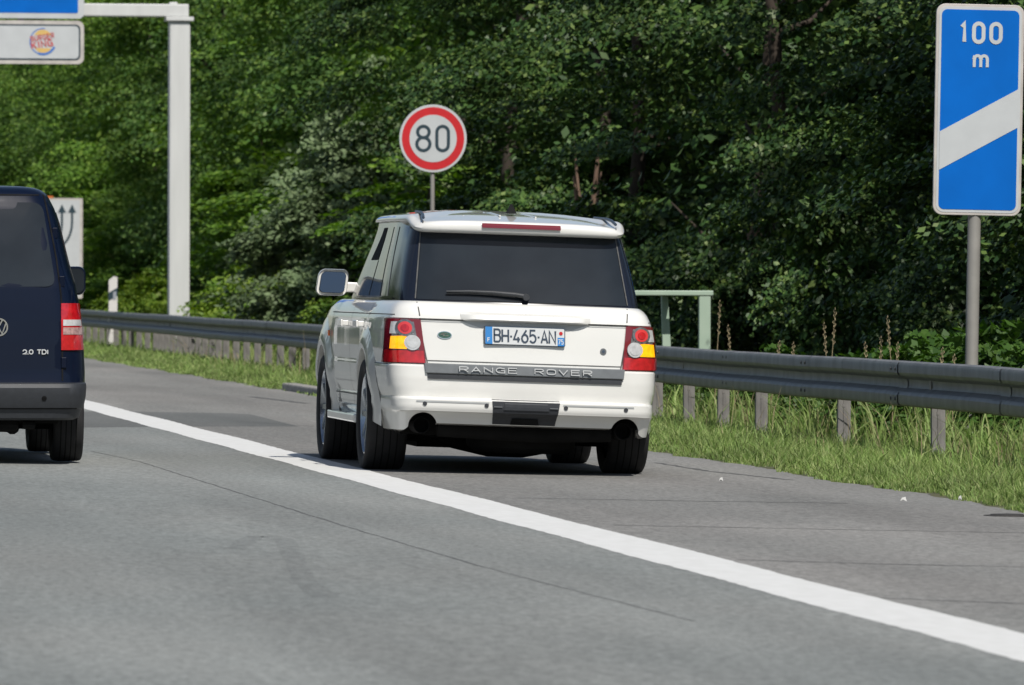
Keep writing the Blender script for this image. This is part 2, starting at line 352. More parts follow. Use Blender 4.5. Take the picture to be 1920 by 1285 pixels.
# worn stretch of the line on the patch, drawn as asphalt strips showing through
def ribbon(mb, pts, w, lift, jit=.01, seg=.25):
    P = [Vector(p) for p in pts]; out = []
    for a, b in zip(P[:-1], P[1:]):
        n = max(2, int((b-a).length/seg)); out += [a.lerp(b, i/n) for i in range(n)]
    out.append(P[-1]); vs = []
    for i, p in enumerate(out):
        d = (out[min(i+1, len(out)-1)]-out[max(i-1, 0)]); d.z = 0; d.normalize(); s = Vector((d.y, -d.x, 0))
        o = s*random.uniform(-jit, jit); ww = w*(random.uniform(.45, 1.2) if w < .09 else random.uniform(.85, 1.1))
        for q in (-1, 1):
            v = p+o+s*q*ww/2; vs.append((v.x, v.y, gz(v.x)+lift))
    mb.add(vs, [(2*i, 2*i+1, 2*i+3, 2*i+2) for i in range(len(out)-1)])
mb = MB()
for pts, w in [([(960, 934), (1300, 940), (1590, 944)], .045), ([(1150, 985), (1500, 992), (1940, 1000)], .04), ([(1380, 1050), (1650, 1058), (1940, 1064)], .04),
               ([(1650, 1122), (1940, 1133)], .04), ([(1230, 868), (1330, 884), (1480, 900)], .06), ([(830, 893), (1060, 897)], .03)]:
    ribbon(mb, [gpt(*p) for p in pts], w, .001, .015, .12)
ribbon(mb, [gpt(170, 846), gpt(262, 866), gpt(640, 985), gpt(900, 1062)], .014, .001, .006, .3)
ribbon(mb, [gpt(900, 1062), gpt(1300, 1165)], .010, .001, .006, .3)
ribbon(mb, [gpt(470, 744), gpt(575, 757)], .12, .0012, .01); ribbon(mb, [gpt(440, 790), gpt(590, 800)], .03, .0014, .01)
struct(mb.build('tar_joints', 'seam'))
# faint darker tyre scrub
mb = MB(); pts = [gpt(440, 1030), gpt(480, 1005), gpt(530, 1010), gpt(550, 1045), gpt(570, 1090), gpt(610, 1120)]
M['scrub'] = asphalt('tyre_scrub', (.163, .173, .166), (.176, .182, .174), .28)
ribbon(mb, pts, .10, .0006, .006, .3); struct(mb.build('tyre_scrub_mark', 'scrub'))
# kerb at the back left of the white car
mb = MB(); kp = [gpt(520, 722), gpt(640, 745), gpt(760, 768)]
mb.box(8.12, 8.30, 66, 86.6, gz(8.1)-.05, gz(8.1)+.085)
struct(mb.build('kerb', 'kerb', bevel=.02))
mb = MB(); p = gpt(1888, 968); mb.lathe([(0.001, .012), (.09, .012), (.10, .006), (.13, .006), (.135, 0)], 'z', (p.x, p.y, p.z), 28)
tag(mb.build('drain_cover', 'iron'), 'small round dark iron cover in the hard shoulder beside the grass', 'drain cover')
litter = [((1694, 943), .020, 'white crumpled paper scrap on the shoulder below the guardrail'), ((1352, 905), .014, 'flat white scrap on the shoulder right of the white car'),
          ((1800, 940), .011, 'tiny pale scrap lying at the grass edge near the drain cover')]
for (q, s, lb) in litter:
    p = gpt(*q); mb = MB()
    mb.add([(p.x-s, p.y, p.z+.01), (p.x-s*.2, p.y-s*.5, p.z+.02), (p.x+s, p.y-s*.2, p.z+.008), (p.x+s*.7, p.y+s*.6, p.z+.035), (p.x-s*.4, p.y+s*.5, p.z+.03), (p.x, p.y, p.z+s*.9)],
           [(0, 1, 5), (1, 2, 5), (2, 3, 5), (3, 4, 5), (4, 0, 5)]); tag(mb.build('litter', 'paper'), lb, 'litter', 'litter on the shoulder')

# grass: many bent blades, one object for each kind of growth
def npmesh(name, V, F, m):
    # V (n,3) ; F (m,k) with k 3 or 4
    me = bpy.data.meshes.new(name); k = F.shape[1]
    me.vertices.add(len(V)); me.vertices.foreach_set('co', V.astype(np.float32).ravel())
    me.loops.add(F.size); me.loops.foreach_set('vertex_index', F.astype(np.int32).ravel())
    me.polygons.add(len(F)); me.polygons.foreach_set('loop_start', np.arange(0, F.size, k, dtype=np.int32))
    try: me.polygons.foreach_set('loop_total', np.full(len(F), k, dtype=np.int32))
    except Exception: pass
    me.update(calc_edges=True); me.materials.append(M[m]); return me
def blades(X, Y, Z, H, Wd, lean):
    n = len(X); a = rng.uniform(0, 2*np.pi, n); b = rng.uniform(0, 2*np.pi, n)
    wx, wy = np.cos(a)*Wd/2, np.sin(a)*Wd/2; lx, ly = np.cos(b)*lean*H, np.sin(b)*lean*H
    V = np.zeros((n, 6, 3))
    for i, (t, ww, lf) in enumerate(((0, 1, 0), (.55, .8, .35), (1, .12, 1))):
        zz = Z+H*(t if t < 1 else 1-.25*lean)
        V[:, 2*i, 0] = X+lx*lf-wx*ww; V[:, 2*i, 1] = Y+ly*lf-wy*ww; V[:, 2*i, 2] = zz
        V[:, 2*i+1, 0] = X+lx*lf+wx*ww; V[:, 2*i+1, 1] = Y+ly*lf+wy*ww; V[:, 2*i+1, 2] = zz
    o = np.arange(n)[:, None]*6
    F = np.concatenate([o+np.array([[0, 1, 3, 2]]), o+np.array([[2, 3, 5, 4]])])
    return V.reshape(-1, 3), F
def vnoise(X, Y, s, ph=0): return .5+.25*(np.sin(X*s*1.7+ph+1.3*np.sin(Y*s*.9))+np.sin(Y*s*1.1+ph*2+1.1*np.sin(X*s*2.3)))
def field(n, x0, x1, y0, y1, hmin, hmax, w, lean, m, name, label, dens=1.2, edge=False):
    u = rng.uniform(0, 1, n); Y = y0*(y1/y0)**(u**dens); X = rng.uniform(x0, x1, n)
    if edge: X = x0+(x1-x0)*rng.uniform(0, 1, n)**1.1; X += .05*np.sin(Y*.9)+.06*np.sin(Y*2.9)+.04*np.sin(Y*7)
    c = vnoise(X, Y, 2.3, 1)*.6+vnoise(X, Y, 7, 2)*.4
    H = (hmin+(hmax-hmin)*rng.uniform(0, 1, n)**1.3)*(.45+c)
    if edge: H *= np.clip((X-8.0)/.5, .35, 1)
    Wd = w*rng.uniform(.6, 1.3, n)*np.clip(Y/60, .9, 2.2)
    Z = -CF*X-.01; V, F = blades(X, Y, Z, H, Wd, lean*rng.uniform(.2, 1.2, n))
    o = bpy.data.objects.new(name, npmesh(name, V, F, m)); COL.objects.link(o)
    return tag(o, label, 'grass', kind='stuff')
field(190000, 8.13, 9.75, 38, 200, .05, .17, .009, .8, 'grass', 'verge_grass', 'short bright green grass between the shoulder and the guardrail', edge=True)
field(52000, 9.95, 12.2, 40, 190, .10, .32, .010, .6, 'drygrass', 'tall_grass', 'long yellow-green grass growing behind the guardrail posts')
field(26000, 9.9, 12.2, 42, 190, .2, .5, .016, .7, 'grass', 'rank_grass', 'rank green grass growing below the bushes')

field(9000, 8.6, 9.75, 40, 150, .10, .27, .011, .7, 'grass', 'grass_tufts', 'scattered longer grass tufts on the verge beside the guardrail posts')
field(1600, 9.2, 11.5, 40, 120, .15, .55, .007, .5, 'straw', 'dead_grass', 'dead brown grass blades scattered through the verge')

# ------------------------------------------------------------------ guardrail
gr = thing('guardrail', 'long grey galvanised steel guardrail on posts along the grass verge', 'guardrail', (9.65, 30, gz(9.65)))
prof = [(0.045, .752), (.012, .752), (-.012, .742), (-.022, .722), (-.022, .665), (-.012, .648), (.052, .618), (.060, .602), (.060, .563), (.052, .547), (-.012, .515), (-.022, .498), (-.022, .443), (-.012, .425), (.012, .414), (.045, .412)]
back = [(x+.006, z+(.006 if z < .58 else -.006)) for x, z in prof[::-1]]; ring = prof+back; nr = len(ring)
mb = MB(); ny = 60; vs = []; Ls = np.linspace(0, 230, 116)
for y in Ls:
    wob = .006*math.sin(y*.35)+.004*math.sin(y*1.3)
    vs += [(x+wob, y, z+wob*.6) for x, z in ring]
mb.add(vs, [(i*nr+k, i*nr+(k+1) % nr, (i+1)*nr+(k+1) % nr, (i+1)*nr+k) for i in range(len(Ls)-1) for k in range(nr)])
mb.build('beam', 'rail', gr, smooth=30)
py = [30.3, 34.3, 38.3, 42.3, 44.3+4, 52.3, 56.4, 60.5, 62.6, 64.6]
py = [32.3, 36.3, 40.3, 44.3, 48.3, 52.3, 56.4, 60.5, 62.6]+[64.6+2*i for i in range(20)]
y = py[-1]
while y < 112: y += 1.85; py.append(y)
while y < 128: y += 1.33; py.append(y)
while y < 200: y += 2.0; py.append(y)
pm = None; jb = MB()
for i, y in enumerate(py[:98]):
    if pm is None:
        mb = MB()
        # sigma profile post, with spacer block
        mb.box(.070, .170, -.005, .0, -.4, .70); mb.box(.070, .075, .0005, .06, -.4, .70); mb.box(.165, .170, .0005, .06, -.4, .70)
        mb.box(.076, .096, .060, .066, -.4, .70); mb.box(.144, .164, .060, .066, -.4, .70); mb.box(.112, .116, -.012, -.0055, -.4, .5)
        mb.box(.060, .0745, -.03, .05, .5, .66); mb.box(.105, .125, -.009, -.0055, .36, .385)
        o = mb.build('post', 'post', gr); pm = o
    else:
        o = pm.copy(); COL.objects.link(o); o.parent = gr
    o.location = (0, y-30, random.uniform(-.01, .01)); o.rotation_euler = (random.uniform(-.015, .015), random.uniform(-.01, .01), 0)
    # bolts on the beam
bo = None
for y in [52.3, 56.4, 60.5, 64.6, 68.6, 72.6, 76.6, 80.6]:
    for zb in (.695, .47):
        for dy in (-.09, .09):
            if bo is None:
                mb = MB(); mb.lathe([(.014, .0005), (.014, -.008), (.008, -.012), (.001, -.012)], 'x', (0, 0, 0), 8); o = bo = mb.build('bolt', 'bolt', gr)
            else: o = bo.copy(); COL.objects.link(o); o.parent = gr
            o.location = (-.022, y-30+dy+1.1, zb)

for y in [44.3+4*i for i in range(19)]:
    mb = MB(); mb.add([(x-.003, y-30+1.1-.16+.32*k, z) for k in (0, 1) for x, z in prof[1:-1]], [(i, i+1, i+len(prof)-1, i+len(prof)-2) for i in range(len(prof)-3)]); mb.build('lap_joint', 'rail', gr, smooth=30)

# ------------------------------------------------------------------ signs
def signroot(name, label, cat, px, L_, group=None):
    Y = L_*FPX/(px+742); return thing(name, label, cat, (L_, Y, gz(L_))), Y
# the countdown beacon
Lb = 10.75; pb = at(1822, 600, 10.75*FPX/(1822+742)); Yb = pb.y
bs = thing('countdown_sign', 'tall blue countdown sign reading 100 m with one white diagonal bar, on a grey pole', 'road sign', (pb.x, Yb, gz(pb.x)), ry=R(.9))
k = 1/(FPX/Yb); g0 = bs.location.z
def bz(py): return at(1822, py, Yb).z-g0
mb = MB(); mb.tube([(0, .06, -.3), (0, .06, bz(400)+1.2)], .052, 18); mb.build('pole', 'pole', bs, smooth=40)
x0, x1, z0, z1 = -83*k, 87*k, bz(404), bz(8)
fr = MB(); fr.prism(rrect(x0, x1, z0, z1, .075), 0, .03); fr.build('sign_frame', 'signframe', bs, bevel=.004)
MB().prism(rrect(x0+.022, x1-.022, z0+.022, z1-.022, .06), -.003, .001).build('white_border', 'signw', bs)
xa, xb, za, zb = x0+.042, x1-.042, z0+.045, z1-.045
MB().prism(rrect(xa, xb, za, zb, .045), -.006, -.002).build('blue_face', 'signb', bs)
zl0, zl1, zr0, zr1 = bz(320), bz(248), bz(238), bz(166)
MB().prism([(xa-.001, zl0), (xb+.001, zr0), (xb+.001, zr1), (xa-.001, zl1)], -.009, -.005).build('diagonal_bar', 'signw', bs)
mb = MB(); hh = bz(36)-bz(82); text(mb, '100', -35*k, bz(79), .148, .078, .062, .031, -.010, {'1': .040}); mb.build('distance_number', 'signw', bs); mb = MB()
text(mb, 'm', -9*k, bz(126), .140, .106, 0, .024, -.010); mb.build('unit_letter', 'signw', bs)
mb = MB(); mb.box(x0+.06, x1-.06, .0305, .05, z0+.25, z0+.3); mb.box(x0+.06, x1-.06, .0305, .05, z1-.3, z1-.25); mb.build('bracket', 'signback', bs)
# 80 speed limit
Ls_ = 10.6; Ys = Ls_*FPX/(812+742); ps = at(812, 260, Ys)
ss = thing('speed_limit_sign', 'round red and white speed limit sign reading 80, on a thin pole', 'road sign', (ps.x, Ys, gz(ps.x)))
k = Ys/FPX; zc = ps.z-ss.location.z; rr = 64*k
mb = MB(); mb.tube([(0, .05, -.2), (0, .05, zc+rr*.8)], .028, 14); mb.build('pole', 'pole', ss, smooth=40)
MB().prism(circ(0, zc, rr), 0, .025).build('sign_rim', 'signw', ss, bevel=.003)
MB().prism(circ(0, zc, rr*.925), -.003, .001).build('red_ring', 'signred', ss)
MB().prism(circ(0, zc, rr*.70), -.006, -.002).build('white_face', 'signw', ss)
mb = MB(); w8 = 25*k; h8 = 46*k
text(mb, '8', -31*k, zc-23*k, h8, w8, 0, 6.2*k, -.008); text(mb, '0', 7*k, zc-23*k, h8, 22*k, 0, 6.2*k, -.008); mb.build('lettering', 'signk', ss)
# gantry
Yg = 132.0; gp = at(337, 500, Yg); kg = Yg/FPX
ga = thing('sign_gantry', 'pale grey steel gantry with one tall post and a beam across the road', 'gantry', (gp.x, Yg, gz(gp.x)))
gzz = ga.location.z
def Gz(py, px=337): return at(px, py, Yg).z-gzz
def Gx(px): return at(px, 100, Yg).x-gp.x
mb = MB(); mb.box(-20*kg, 19*kg, 0, .40, -.3, Gz(40)); mb.build('post', 'gantry', ga, bevel=.03)
MB().box(-27*kg, 25*kg, -.06, .46, Gz(40)+.003, Gz(32)).build('cap_plate', 'gantry', ga, bevel=.01)
mb = MB(); mb.box(-13.5, 16*kg, .0, .38, Gz(32)+.003, Gz(8)); mb.box(-20*kg, -4*kg, .1, .2, Gz(8)+.001, Gz(8)+.04); mb.build('beam', 'gantry', ga, bevel=.02)
MB().box(-13.9, -13.5, 0, .4, -.3, Gz(32)).build('post', 'gantry', ga, bevel=.03)
# blue sign panel hanging on the gantry (mostly above the picture)
bp = thing('blue_direction_sign', 'large blue motorway sign panel with white border at the top left corner', 'road sign', (gp.x, Yg-.3, Gz(35)+gzz))
xr = Gx(155); zz0 = 0
bp.location.z = Gz(38)+gzz
MB().prism(rrect(xr-4.4, xr, 0, 3.6, .10), -.05, 0).build('sign_frame', 'signw', bp)
MB().prism(rrect(xr-4.3, xr-.11, .10, 3.5, .03), -.056, -.049).build('blue_face', 'signb', bp)
M['signb2'] = mat('sign_blue_light', (.0, .13, .52), .5)
MB().prism([(xr-1.9, .34), (xr-.58, .34), (xr-.58, 1.1), (xr-1.9, 1.1)], -.060, -.055).build('inner_panel', 'signb2', bp)
MB().prism([(xr-1.9, .37), (xr-1.0, .37), (xr-1.0, .6), (xr-1.9, .6)], -.064, -.059).build('white_field', 'signw', bp)
mb = MB(); mb.box(xr-4, xr-.4, .003, .12, .6, .75); mb.box(xr-3.6, xr-3.45, .125, .28, .2, .9); mb.build('bracket', 'signback', bp)
# restaurant sign below it
rs = thing('restaurant_sign', 'white rectangular sign with a round burger logo hanging below the blue panel', 'road sign', (gp.x, Yg-.3, Gz(123)+gzz))
hs = Gz(42)-Gz(123)
MB().prism(rrect(xr-4.4, xr, 0, hs, .12), -.05, 0).build('sign_frame', 'signframe', rs)
MB().prism(rrect(xr-4.33, xr-.065, .07, hs-.07, .09), -.054, -.049).build('black_border', 'signk', rs)
MB().prism(rrect(xr-4.30, xr-.095, .10, hs-.10, .07), -.058, -.053).build('white_face', 'signw', rs)
lx, lz = Gx(78), Gz(81)-Gz(123)
MB().prism([(lx+.17*math.cos(R(a)), lz+.045+.17*math.sin(R(a))) for a in range(25, 156, 10)], -.062, -.057).build('logo_bun', 'logoy', rs)
MB().prism([(lx+.01+.16*math.cos(R(a)), lz-.055+.16*math.sin(R(a))) for a in range(205, 336, 10)], -.062, -.057).build('logo_bun', 'logoy', rs)
mb = MB(); pts = arc(lx, lz, .235, .235, 75, 330, 26)
stroke(mb, arc(lx, lz, .235, .235, 80, 250, 20), .018, -.063); stroke(mb, arc(lx, lz-.0, .232, .232, 250, 335, 12), .042, -.064); mb.build('logo_swoosh', 'logob', rs)
mb = MB(); text(mb, 'BURGER', lx-.21, lz+.0, .085, .047, .028, .015, -.067, rot=R(10)); text(mb, 'KING', lx-.19, lz-.135, .115, .078, .040, .024, -.067, {'I': .02}, rot=R(10)); mb.build('logo_lettering', 'logor', rs)
MB().box(xr-1.2, xr-1.1, .003, .06, hs-.3, hs+.4).build('bracket', 'signback', rs)
# white lane guidance board behind the van
Yw = 175.0; wp = at(155, 440, Yw); kw = Yw/FPX
wb = thing('lane_guidance_board', 'white lane guidance board with curved black arrows, half hidden by the blue van', 'road sign', (wp.x-1.0, Yw, gz(wp.x)))
def Wz(py): return at(155, py, Yw).z-gz(wp.x)
zt, zb_ = Wz(372), Wz(560)
MB().prism(rrect(-1.2, 1.0, zb_, zt, .03), 0, .04).build('sign_frame', 'signframe', wb)
MB().prism(rrect(-1.16, .93, zb_+.05, zt-.05, .02), -.005, .001).build('white_face', 'signw', wb)
mb = MB(); ax1, ax2 = 1.0-20*kw, 1.0-39*kw
for axx, bend in ((ax1, -.42), (ax2, -.30)):
    zt2 = Wz(398); pts = [(axx, zt2)]+[(axx+bend*(1-math.cos(R(a)))*.9, zt2-.25-.6*math.sin(R(a))) for a in range(0, 91, 15)]+[(axx+bend*.9, zb_+.2)]
    stroke(mb, pts, .055, -.009)
    mb.prism([(axx-.10, zt2-.02), (axx+.10, zt2-.02), (axx, zt2+.19)], -.010, -.006)
mb.build('arrows', 'signk', wb)
MB().box(-.1, .28, -.01, .03, zt+.002, zt+.05).build('orange_tab', 'orange', wb)
for xx in (-.9, .7): MB().tube([(xx, .08, -.4), (xx, .08, zt-.1)], .04, 10).build('pole', 'pole', wb)
# delineator
Yd = 139.0; dp = at(212, 575, Yd); dl = thing('delineator_post', 'white roadside delineator post with slanted black band, behind the guardrail', 'delineator', (dp.x, Yd, gz(dp.x)))
kd = Yd/FPX; zt = at(212, 520, Yd).z-gz(dp.x); w = 8*kd
MB().prism([(-w, -.3), (w, -.3), (w, zt), (w*.2, zt+.02), (-w, zt-.06)], 0, .10).build('post', 'beac', dl)
MB().prism([(-w-.003, zt-.46), (w+.003, zt-.36), (w+.003, zt-.20), (-w-.003, zt-.30)], -.004, .104).build('black_band', 'signk', dl)
MB().prism([(-.0, zt-.44), (.06, zt-.42), (.06, zt-.27), (0, zt-.29)], -.009, -.005).build('reflector', 'refl', dl)
# green railing
Yf = 75.0; fp = at(1322, 600, Yf); kf = Yf/FPX
gf = thing('green_railing', 'pale green painted steel railing behind the guardrail, right of the white car', 'railing', (fp.x, Yf, gz(fp.x)-.02))
zt = at(1322, 545, Yf).z-gf.location.z
mb = MB(); mb.box(-1.7, 15*kf, -.04, .06, zt-.055, zt); mb.build('top_rail', 'gpaint', gf, bevel=.01)
MB().box(-12*kf, 10*kf, -.03, .05, -.5, zt-.056).build('post', 'gpaint', gf, bevel=.008)
MB().box(-1.6, -1.5, -.03, .05, -.5, zt-.056).build('post', 'gpaint', gf, bevel=.008)
mb = MB(); mb.add([(-.37, 0.3, -.5), (-.25, 0.3, -.5), (-.25, .36, -.5), (-.37, .36, -.5), (-.42, .3, zt-.06), (-.35, .3, zt-.06), (-.35, .36, zt-.06), (-.42, .36, zt-.06)],
       [(0, 1, 5, 4), (1, 2, 6, 5), (2, 3, 7, 6), (3, 0, 4, 7), (4, 5, 6, 7)]); mb.build('brace', 'gpaint', gf)
mb = MB(); mb.box(-.44, -.32, .0605, .37, zt-.04, zt-.005); mb.build('cross_bar', 'gpaint', gf)

# ------------------------------------------------------------------ vehicles
class Shell:
    # horizontal rings: plan (u, y) lofted over a table (z, yoff, halfwidth)
    def __init__(s, plan, table, front=None, shear=(0, 0, 0)):
        pl = []
        n = len(plan)
        for i in range(n-1):
            p0, p1, p2, p3 = (np.array(plan[max(i-1, 0)]), np.array(plan[i]), np.array(plan[i+1]), np.array(plan[min(i+2, n-1)]))
            for t in (0, .25, .5, .75):
                pl.append(.5*((2*p1)+(-p0+p2)*t+(2*p0-5*p1+4*p2-p3)*t*t+(-p0+3*p1-3*p2+p3)*t**3))
        pl.append(np.array(plan[-1])); s.pl = np.array(pl); s.pl[0] = plan[0]
        s.t = np.array(table); s.front = front; s.sh = shear
        k = int(np.argmax(s.pl[:, 0] >= .9999)); s.ku = np.maximum.accumulate(s.pl[:k+1, 0]); s.ky = s.pl[:k+1, 1]; s.k = k
    def yo(s, z): return float(np.interp(z, s.t[:, 0], s.t[:, 1]))
    def hw(s, z): return float(np.interp(z, s.t[:, 0], s.t[:, 2]))
    def fy(s, y, z):
        if not s.front: return y
        y0, zz, ff = s.front
        F = float(np.interp(z, zz, ff)); return y if y <= y0 else y0+(y-y0)*F
    def loft(s, mb, cap_top=True, cap_bot=True, zmod=None, dense=0):
        pl, tb = [tuple(p) for p in s.pl], [tuple(t) for t in s.t]
        if dense:
            def fill(a, d):
                out = []
                for p, q in zip(a[:-1], a[1:]):
                    k = max(1, math.ceil(d(p, q)/dense)); out += [tuple(x+(y-x)*i/k for x, y in zip(p, q)) for i in range(k)]
                return out+[a[-1]]
            pl = fill(pl, lambda p, q: math.hypot(p[0]-q[0], p[1]-q[1])); tb = fill(tb, lambda p, q: q[0]-p[0])
        full = pl+[(-u, y) for u, y in pl[-2:0:-1]]; n = len(full); vs = []
        for z, yo, hw in tb:
            for u, y in full:
                x = u*hw; zz = z+(zmod(x, y, z) if zmod else 0); vs.append((x, s.fy(y, z)+yo, zz))
        m = len(tb); fs = [(i*n+k, i*n+(k+1) % n, (i+1)*n+(k+1) % n, (i+1)*n+k) for i in range(m-1) for k in range(n)]
        if cap_bot: fs.append(tuple(range(n))[::-1])
        if cap_top: fs.append(tuple(range((m-1)*n, m*n)))
        mb.add(vs, fs)
    def rear(s, x, z, off=0):
        u = min(abs(x)/s.hw(z), .9999); y = float(np.interp(u, s.ku, s.ky))+s.yo(z)
        e = .004; ya = float(np.interp(min((abs(x)+e)/s.hw(z), 1), s.ku, s.ky)); yb = float(np.interp(max((abs(x)-e)/s.hw(z), 0), s.ku, s.ky))
        sl = (ya-yb)/(2*e); nn = math.sqrt(1+sl*sl); sg = 1 if x >= 0 else -1
        return (x+sg*off*sl/nn, y-off/nn, z)
    def side(s, y, z, off=0, sg=-1):
        i = np.searchsorted(s.pl[:, 1], y); u = float(np.interp(y, s.pl[:, 1], s.pl[:, 0])); return (sg*(u*s.hw(z)+off), s.fy(y, z)+s.yo(z), z)
def rquad(sh, c, off, th=.004, nu=8, nv=4, mode='rear', sg=-1):
    # c: four (x,z) corners BL BR TR TL on the shell; a slab standing proud by off
    def q(a, b):
        x = (c[0][0]*(1-a)+c[1][0]*a)*(1-b)+(c[3][0]*(1-a)+c[2][0]*a)*b
        z = (c[0][1]*(1-a)+c[1][1]*a)*(1-b)+(c[3][1]*(1-a)+c[2][1]*a)*b
        return x, z
    mb = MB(); f = (lambda x, z, o: sh.rear(x, z, o)) if mode == 'rear' else (lambda x, z, o: sh.side(x, z, o, sg))
    mb.grid(lambda a, b: f(*q(a, b), off), nu, nv); N = (nu+1)*(nv+1)
    mb.grid(lambda a, b: f(*q(a, b), off-th), nu, nv)
    edge = [i for i in range(nu+1)]+[j*(nu+1)+nu for j in range(1, nv+1)]+[nv*(nu+1)+i for i in range(nu-1, -1, -1)]+[j*(nu+1) for j in range(nv-1, 0, -1)]
    mb.f += [(edge[i], edge[(i+1) % len(edge)], edge[(i+1) % len(edge)]+N, edge[i]+N) for i in range(len(edge))]
    return mb
def rdisc(sh, x, z, r, off, th=.004, n=24, rz=None, mb=None):
    mb = mb or MB(); P = [(x, z)]+circ(x, z, r*.5, n, (rz or r)*.5)+circ(x, z, r, n, rz or r)
    vs = [sh.rear(a, b, off+(.004 if i <= n else 0)*0) for i, (a, b) in enumerate(P)]+[sh.rear(a, b, off-th) for a, b in P[n+1:]]
    fs = [(0, 1+i, 1+(i+1) % n) for i in range(n)]+[(1+i, n+1+i, n+1+(i+1) % n, 1+(i+1) % n) for i in range(n)]+[(n+1+i, 2*n+1+i, 2*n+1+(i+1) % n, n+1+(i+1) % n) for i in range(n)]
    mb.add(vs, fs); return mb
def rline(sh, pts, w, off, mb=None, mode='rear', sg=-1, seg=.04):
    mb = mb or MB(); out = []
    for a, b in zip(pts[:-1], pts[1:]):
        a, b = Vector(a), Vector(b); n = max(1, int((b-a).length/seg)); out += [a.lerp(b, i/n) for i in range(n)]
    out.append(Vector(pts[-1])); vs = []
    for i, p in enumerate(out):
        d = (out[min(i+1, len(out)-1)]-out[max(i-1, 0)]).normalized(); nn = Vector((-d.y, d.x))*w/2
        for q in (-1, 1):
            v = p+nn*q; vs.append(sh.rear(v.x, v.y, off) if mode == 'rear' else sh.side(v.x, v.y, off, sg))
    mb.add(vs, [(2*i, 2*i+1, 2*i+3, 2*i+2) for i in range(len(out)-1)]); return mb
def shearf(kx, kz, z0=.75):
    return lambda x, y, z: (x+kx*(z-z0), y, z+kz*x)
def wheel(parent, x, y, r, w, sg, rimr, spokes=10):
    """wheel centre at (x,y,r); outer face towards sg"""
    wh = MB(); h = w/2; cx = 0
    tp = [(rimr, -h*.8), (rimr+.02, -h*.92), (r*.93, -h), (r*.975, -h*.93), (r*.992, -h*.8), (r, -h*.4), (r, h*.4), (r*.992, h*.8), (r*.975, h*.93), (r*.93, h), (rimr+.02, h*.92), (rimr, h*.8), (rimr-.02, h*.6)]
    wh.lathe(tp, 'x', (0, 0, 0), 56); t = wh.build('tyre', 'rubber', None, smooth=50)
    e = bpy.data.objects.new('wheel', None); COL.objects.link(e); e.parent = parent; e.location = (x, y, r-.004); e.empty_display_size = .1
    t.parent = e
    g = MB()
    for gx in (-.5, -.17, .17, .5): g.lathe([(r*.9995, gx*h-.004), (r*1.001, gx*h-.004), (r*1.001, gx*h+.004), (r*.9995, gx*h+.004)], 'x', (0, 0, 0), 56)
    g.build('tread_groove', 'dark', e)
    rm = MB(); o = sg*h*.72
    rm.lathe([(rimr, sg*h*.84), (rimr-.012, sg*h*.86), (rimr-.03, sg*h*.6), (rimr-.04, sg*h*.2), (rimr-.05, -sg*h*.8)], 'x', (0, 0, 0), 56)
    rm.lathe([(.001, o*1.02), (.035, o*1.02), (.05, o*.9), (.055, o*.5)], 'x', (0, 0, 0), 24)
    for i in range(spokes):
        a = 2*math.pi*i/spokes; ca, sa = math.cos(a), math.sin(a)
        def T(rad, tt, xx): return (xx, rad*ca-tt*sa, rad*sa+tt*ca)
        vv = [T(.04, -.02, o), T(.04, .02, o), T(rimr-.015, .016, o*1.1), T(rimr-.015, -.016, o*1.1), T(.04, -.02, o*.7), T(.04, .02, o*.7), T(rimr-.015, .016, o*.8), T(rimr-.015, -.016, o*.8)]
        rm.add(vv, [(0, 1, 2, 3), (0, 4, 5, 1), (2, 6, 7, 3), (1, 5, 6, 2), (0, 3, 7, 4)])
    rm.build('rim', 'rim', e, smooth=40)
    d = MB(); d.lathe([(.001, o*.3), (.16, o*.3), (.16, o*.15)], 'x', (0, 0, 0), 28); d.build('brake_disc', 'post', e)
    return e
def sub(name, mb, m, parent, **kw): return mb.build(name, m, parent, **kw)

# ---- white off-road estate car
XS, YS = 5.985, 46.9
suv = thing('parked_suv', 'white boxy off-road car with hazard lights on, standing half on the hard shoulder', 'car', (XS, YS, gz(XS)), ry=CF)
T0 = shearf(-.026, -.014)
def T(x, y, z): return T0(x*(1-.028*min(max(y-.6, 0), 2.3)*min(max((z-1.13)/.42, 0), 1)), y, z)
plan = [(0, -.03), (.3, -.022), (.6, .0), (.78, .022), (.87, .05), (.925, .10), (.952, .17), (.968, .28), (.984, .46), (1.0, .8), (1.0, 1.5), (1.0, 2.5), (1.0, 3.4), (.99, 3.9), (.95, 4.3), (.85, 4.55), (.6, 4.68), (.3, 4.73), (0, 4.74)]
low = [(.315, .14, .84), (.325, .05, .875), (.36, .03, .89), (.400, -.012, .90), (.406, -.03, .905), (.43, -.040, .908), (.480, -.040, .908), (.488, -.034, .907), (.492, .0, .905), (.497, .006, .91), (.56, .0, .926), (.62, -.002, .932), (.695, .002, .934), (.704, .012, .932), (.71, .03, .93), (.80, .038, .934), (.92, .046, .930), (.995, .052, .918), (1.004, .052, .916), (1.010, .040, .914), (1.045, .048, .902), (1.075, .06, .888), (1.10, .078, .87), (1.118, .10, .848), (1.126, .125, .825)]
def zmod(x, y, z):
    if z < .41 and y < .6:
        t = min(max((abs(x)-.72)/.08, 0), 1); return -.055*t*t*(3-2*t)*min(1, (.41-z)/.09)
    return 0
SL = Shell(plan, low, front=(3.4, [.8, .95, 1.06, 1.126], [1, .97, .8, .2]))
mb = MB(); SL.loft(mb, zmod=zmod, dense=.018, cap_bot=False)
carve(mb, [(1, yw, .39, .405, lambda p, sg=sg: p[0]*sg > .6) for sg in (-1, 1) for yw in (1.12, 3.87)]+[(0, sg*.67, .300, .094, lambda p: p[1] < .35) for sg in (-1, 1)])
mb.v = [T(*p) for p in mb.v]; body = mb.build('body', 'white', suv, smooth=28)
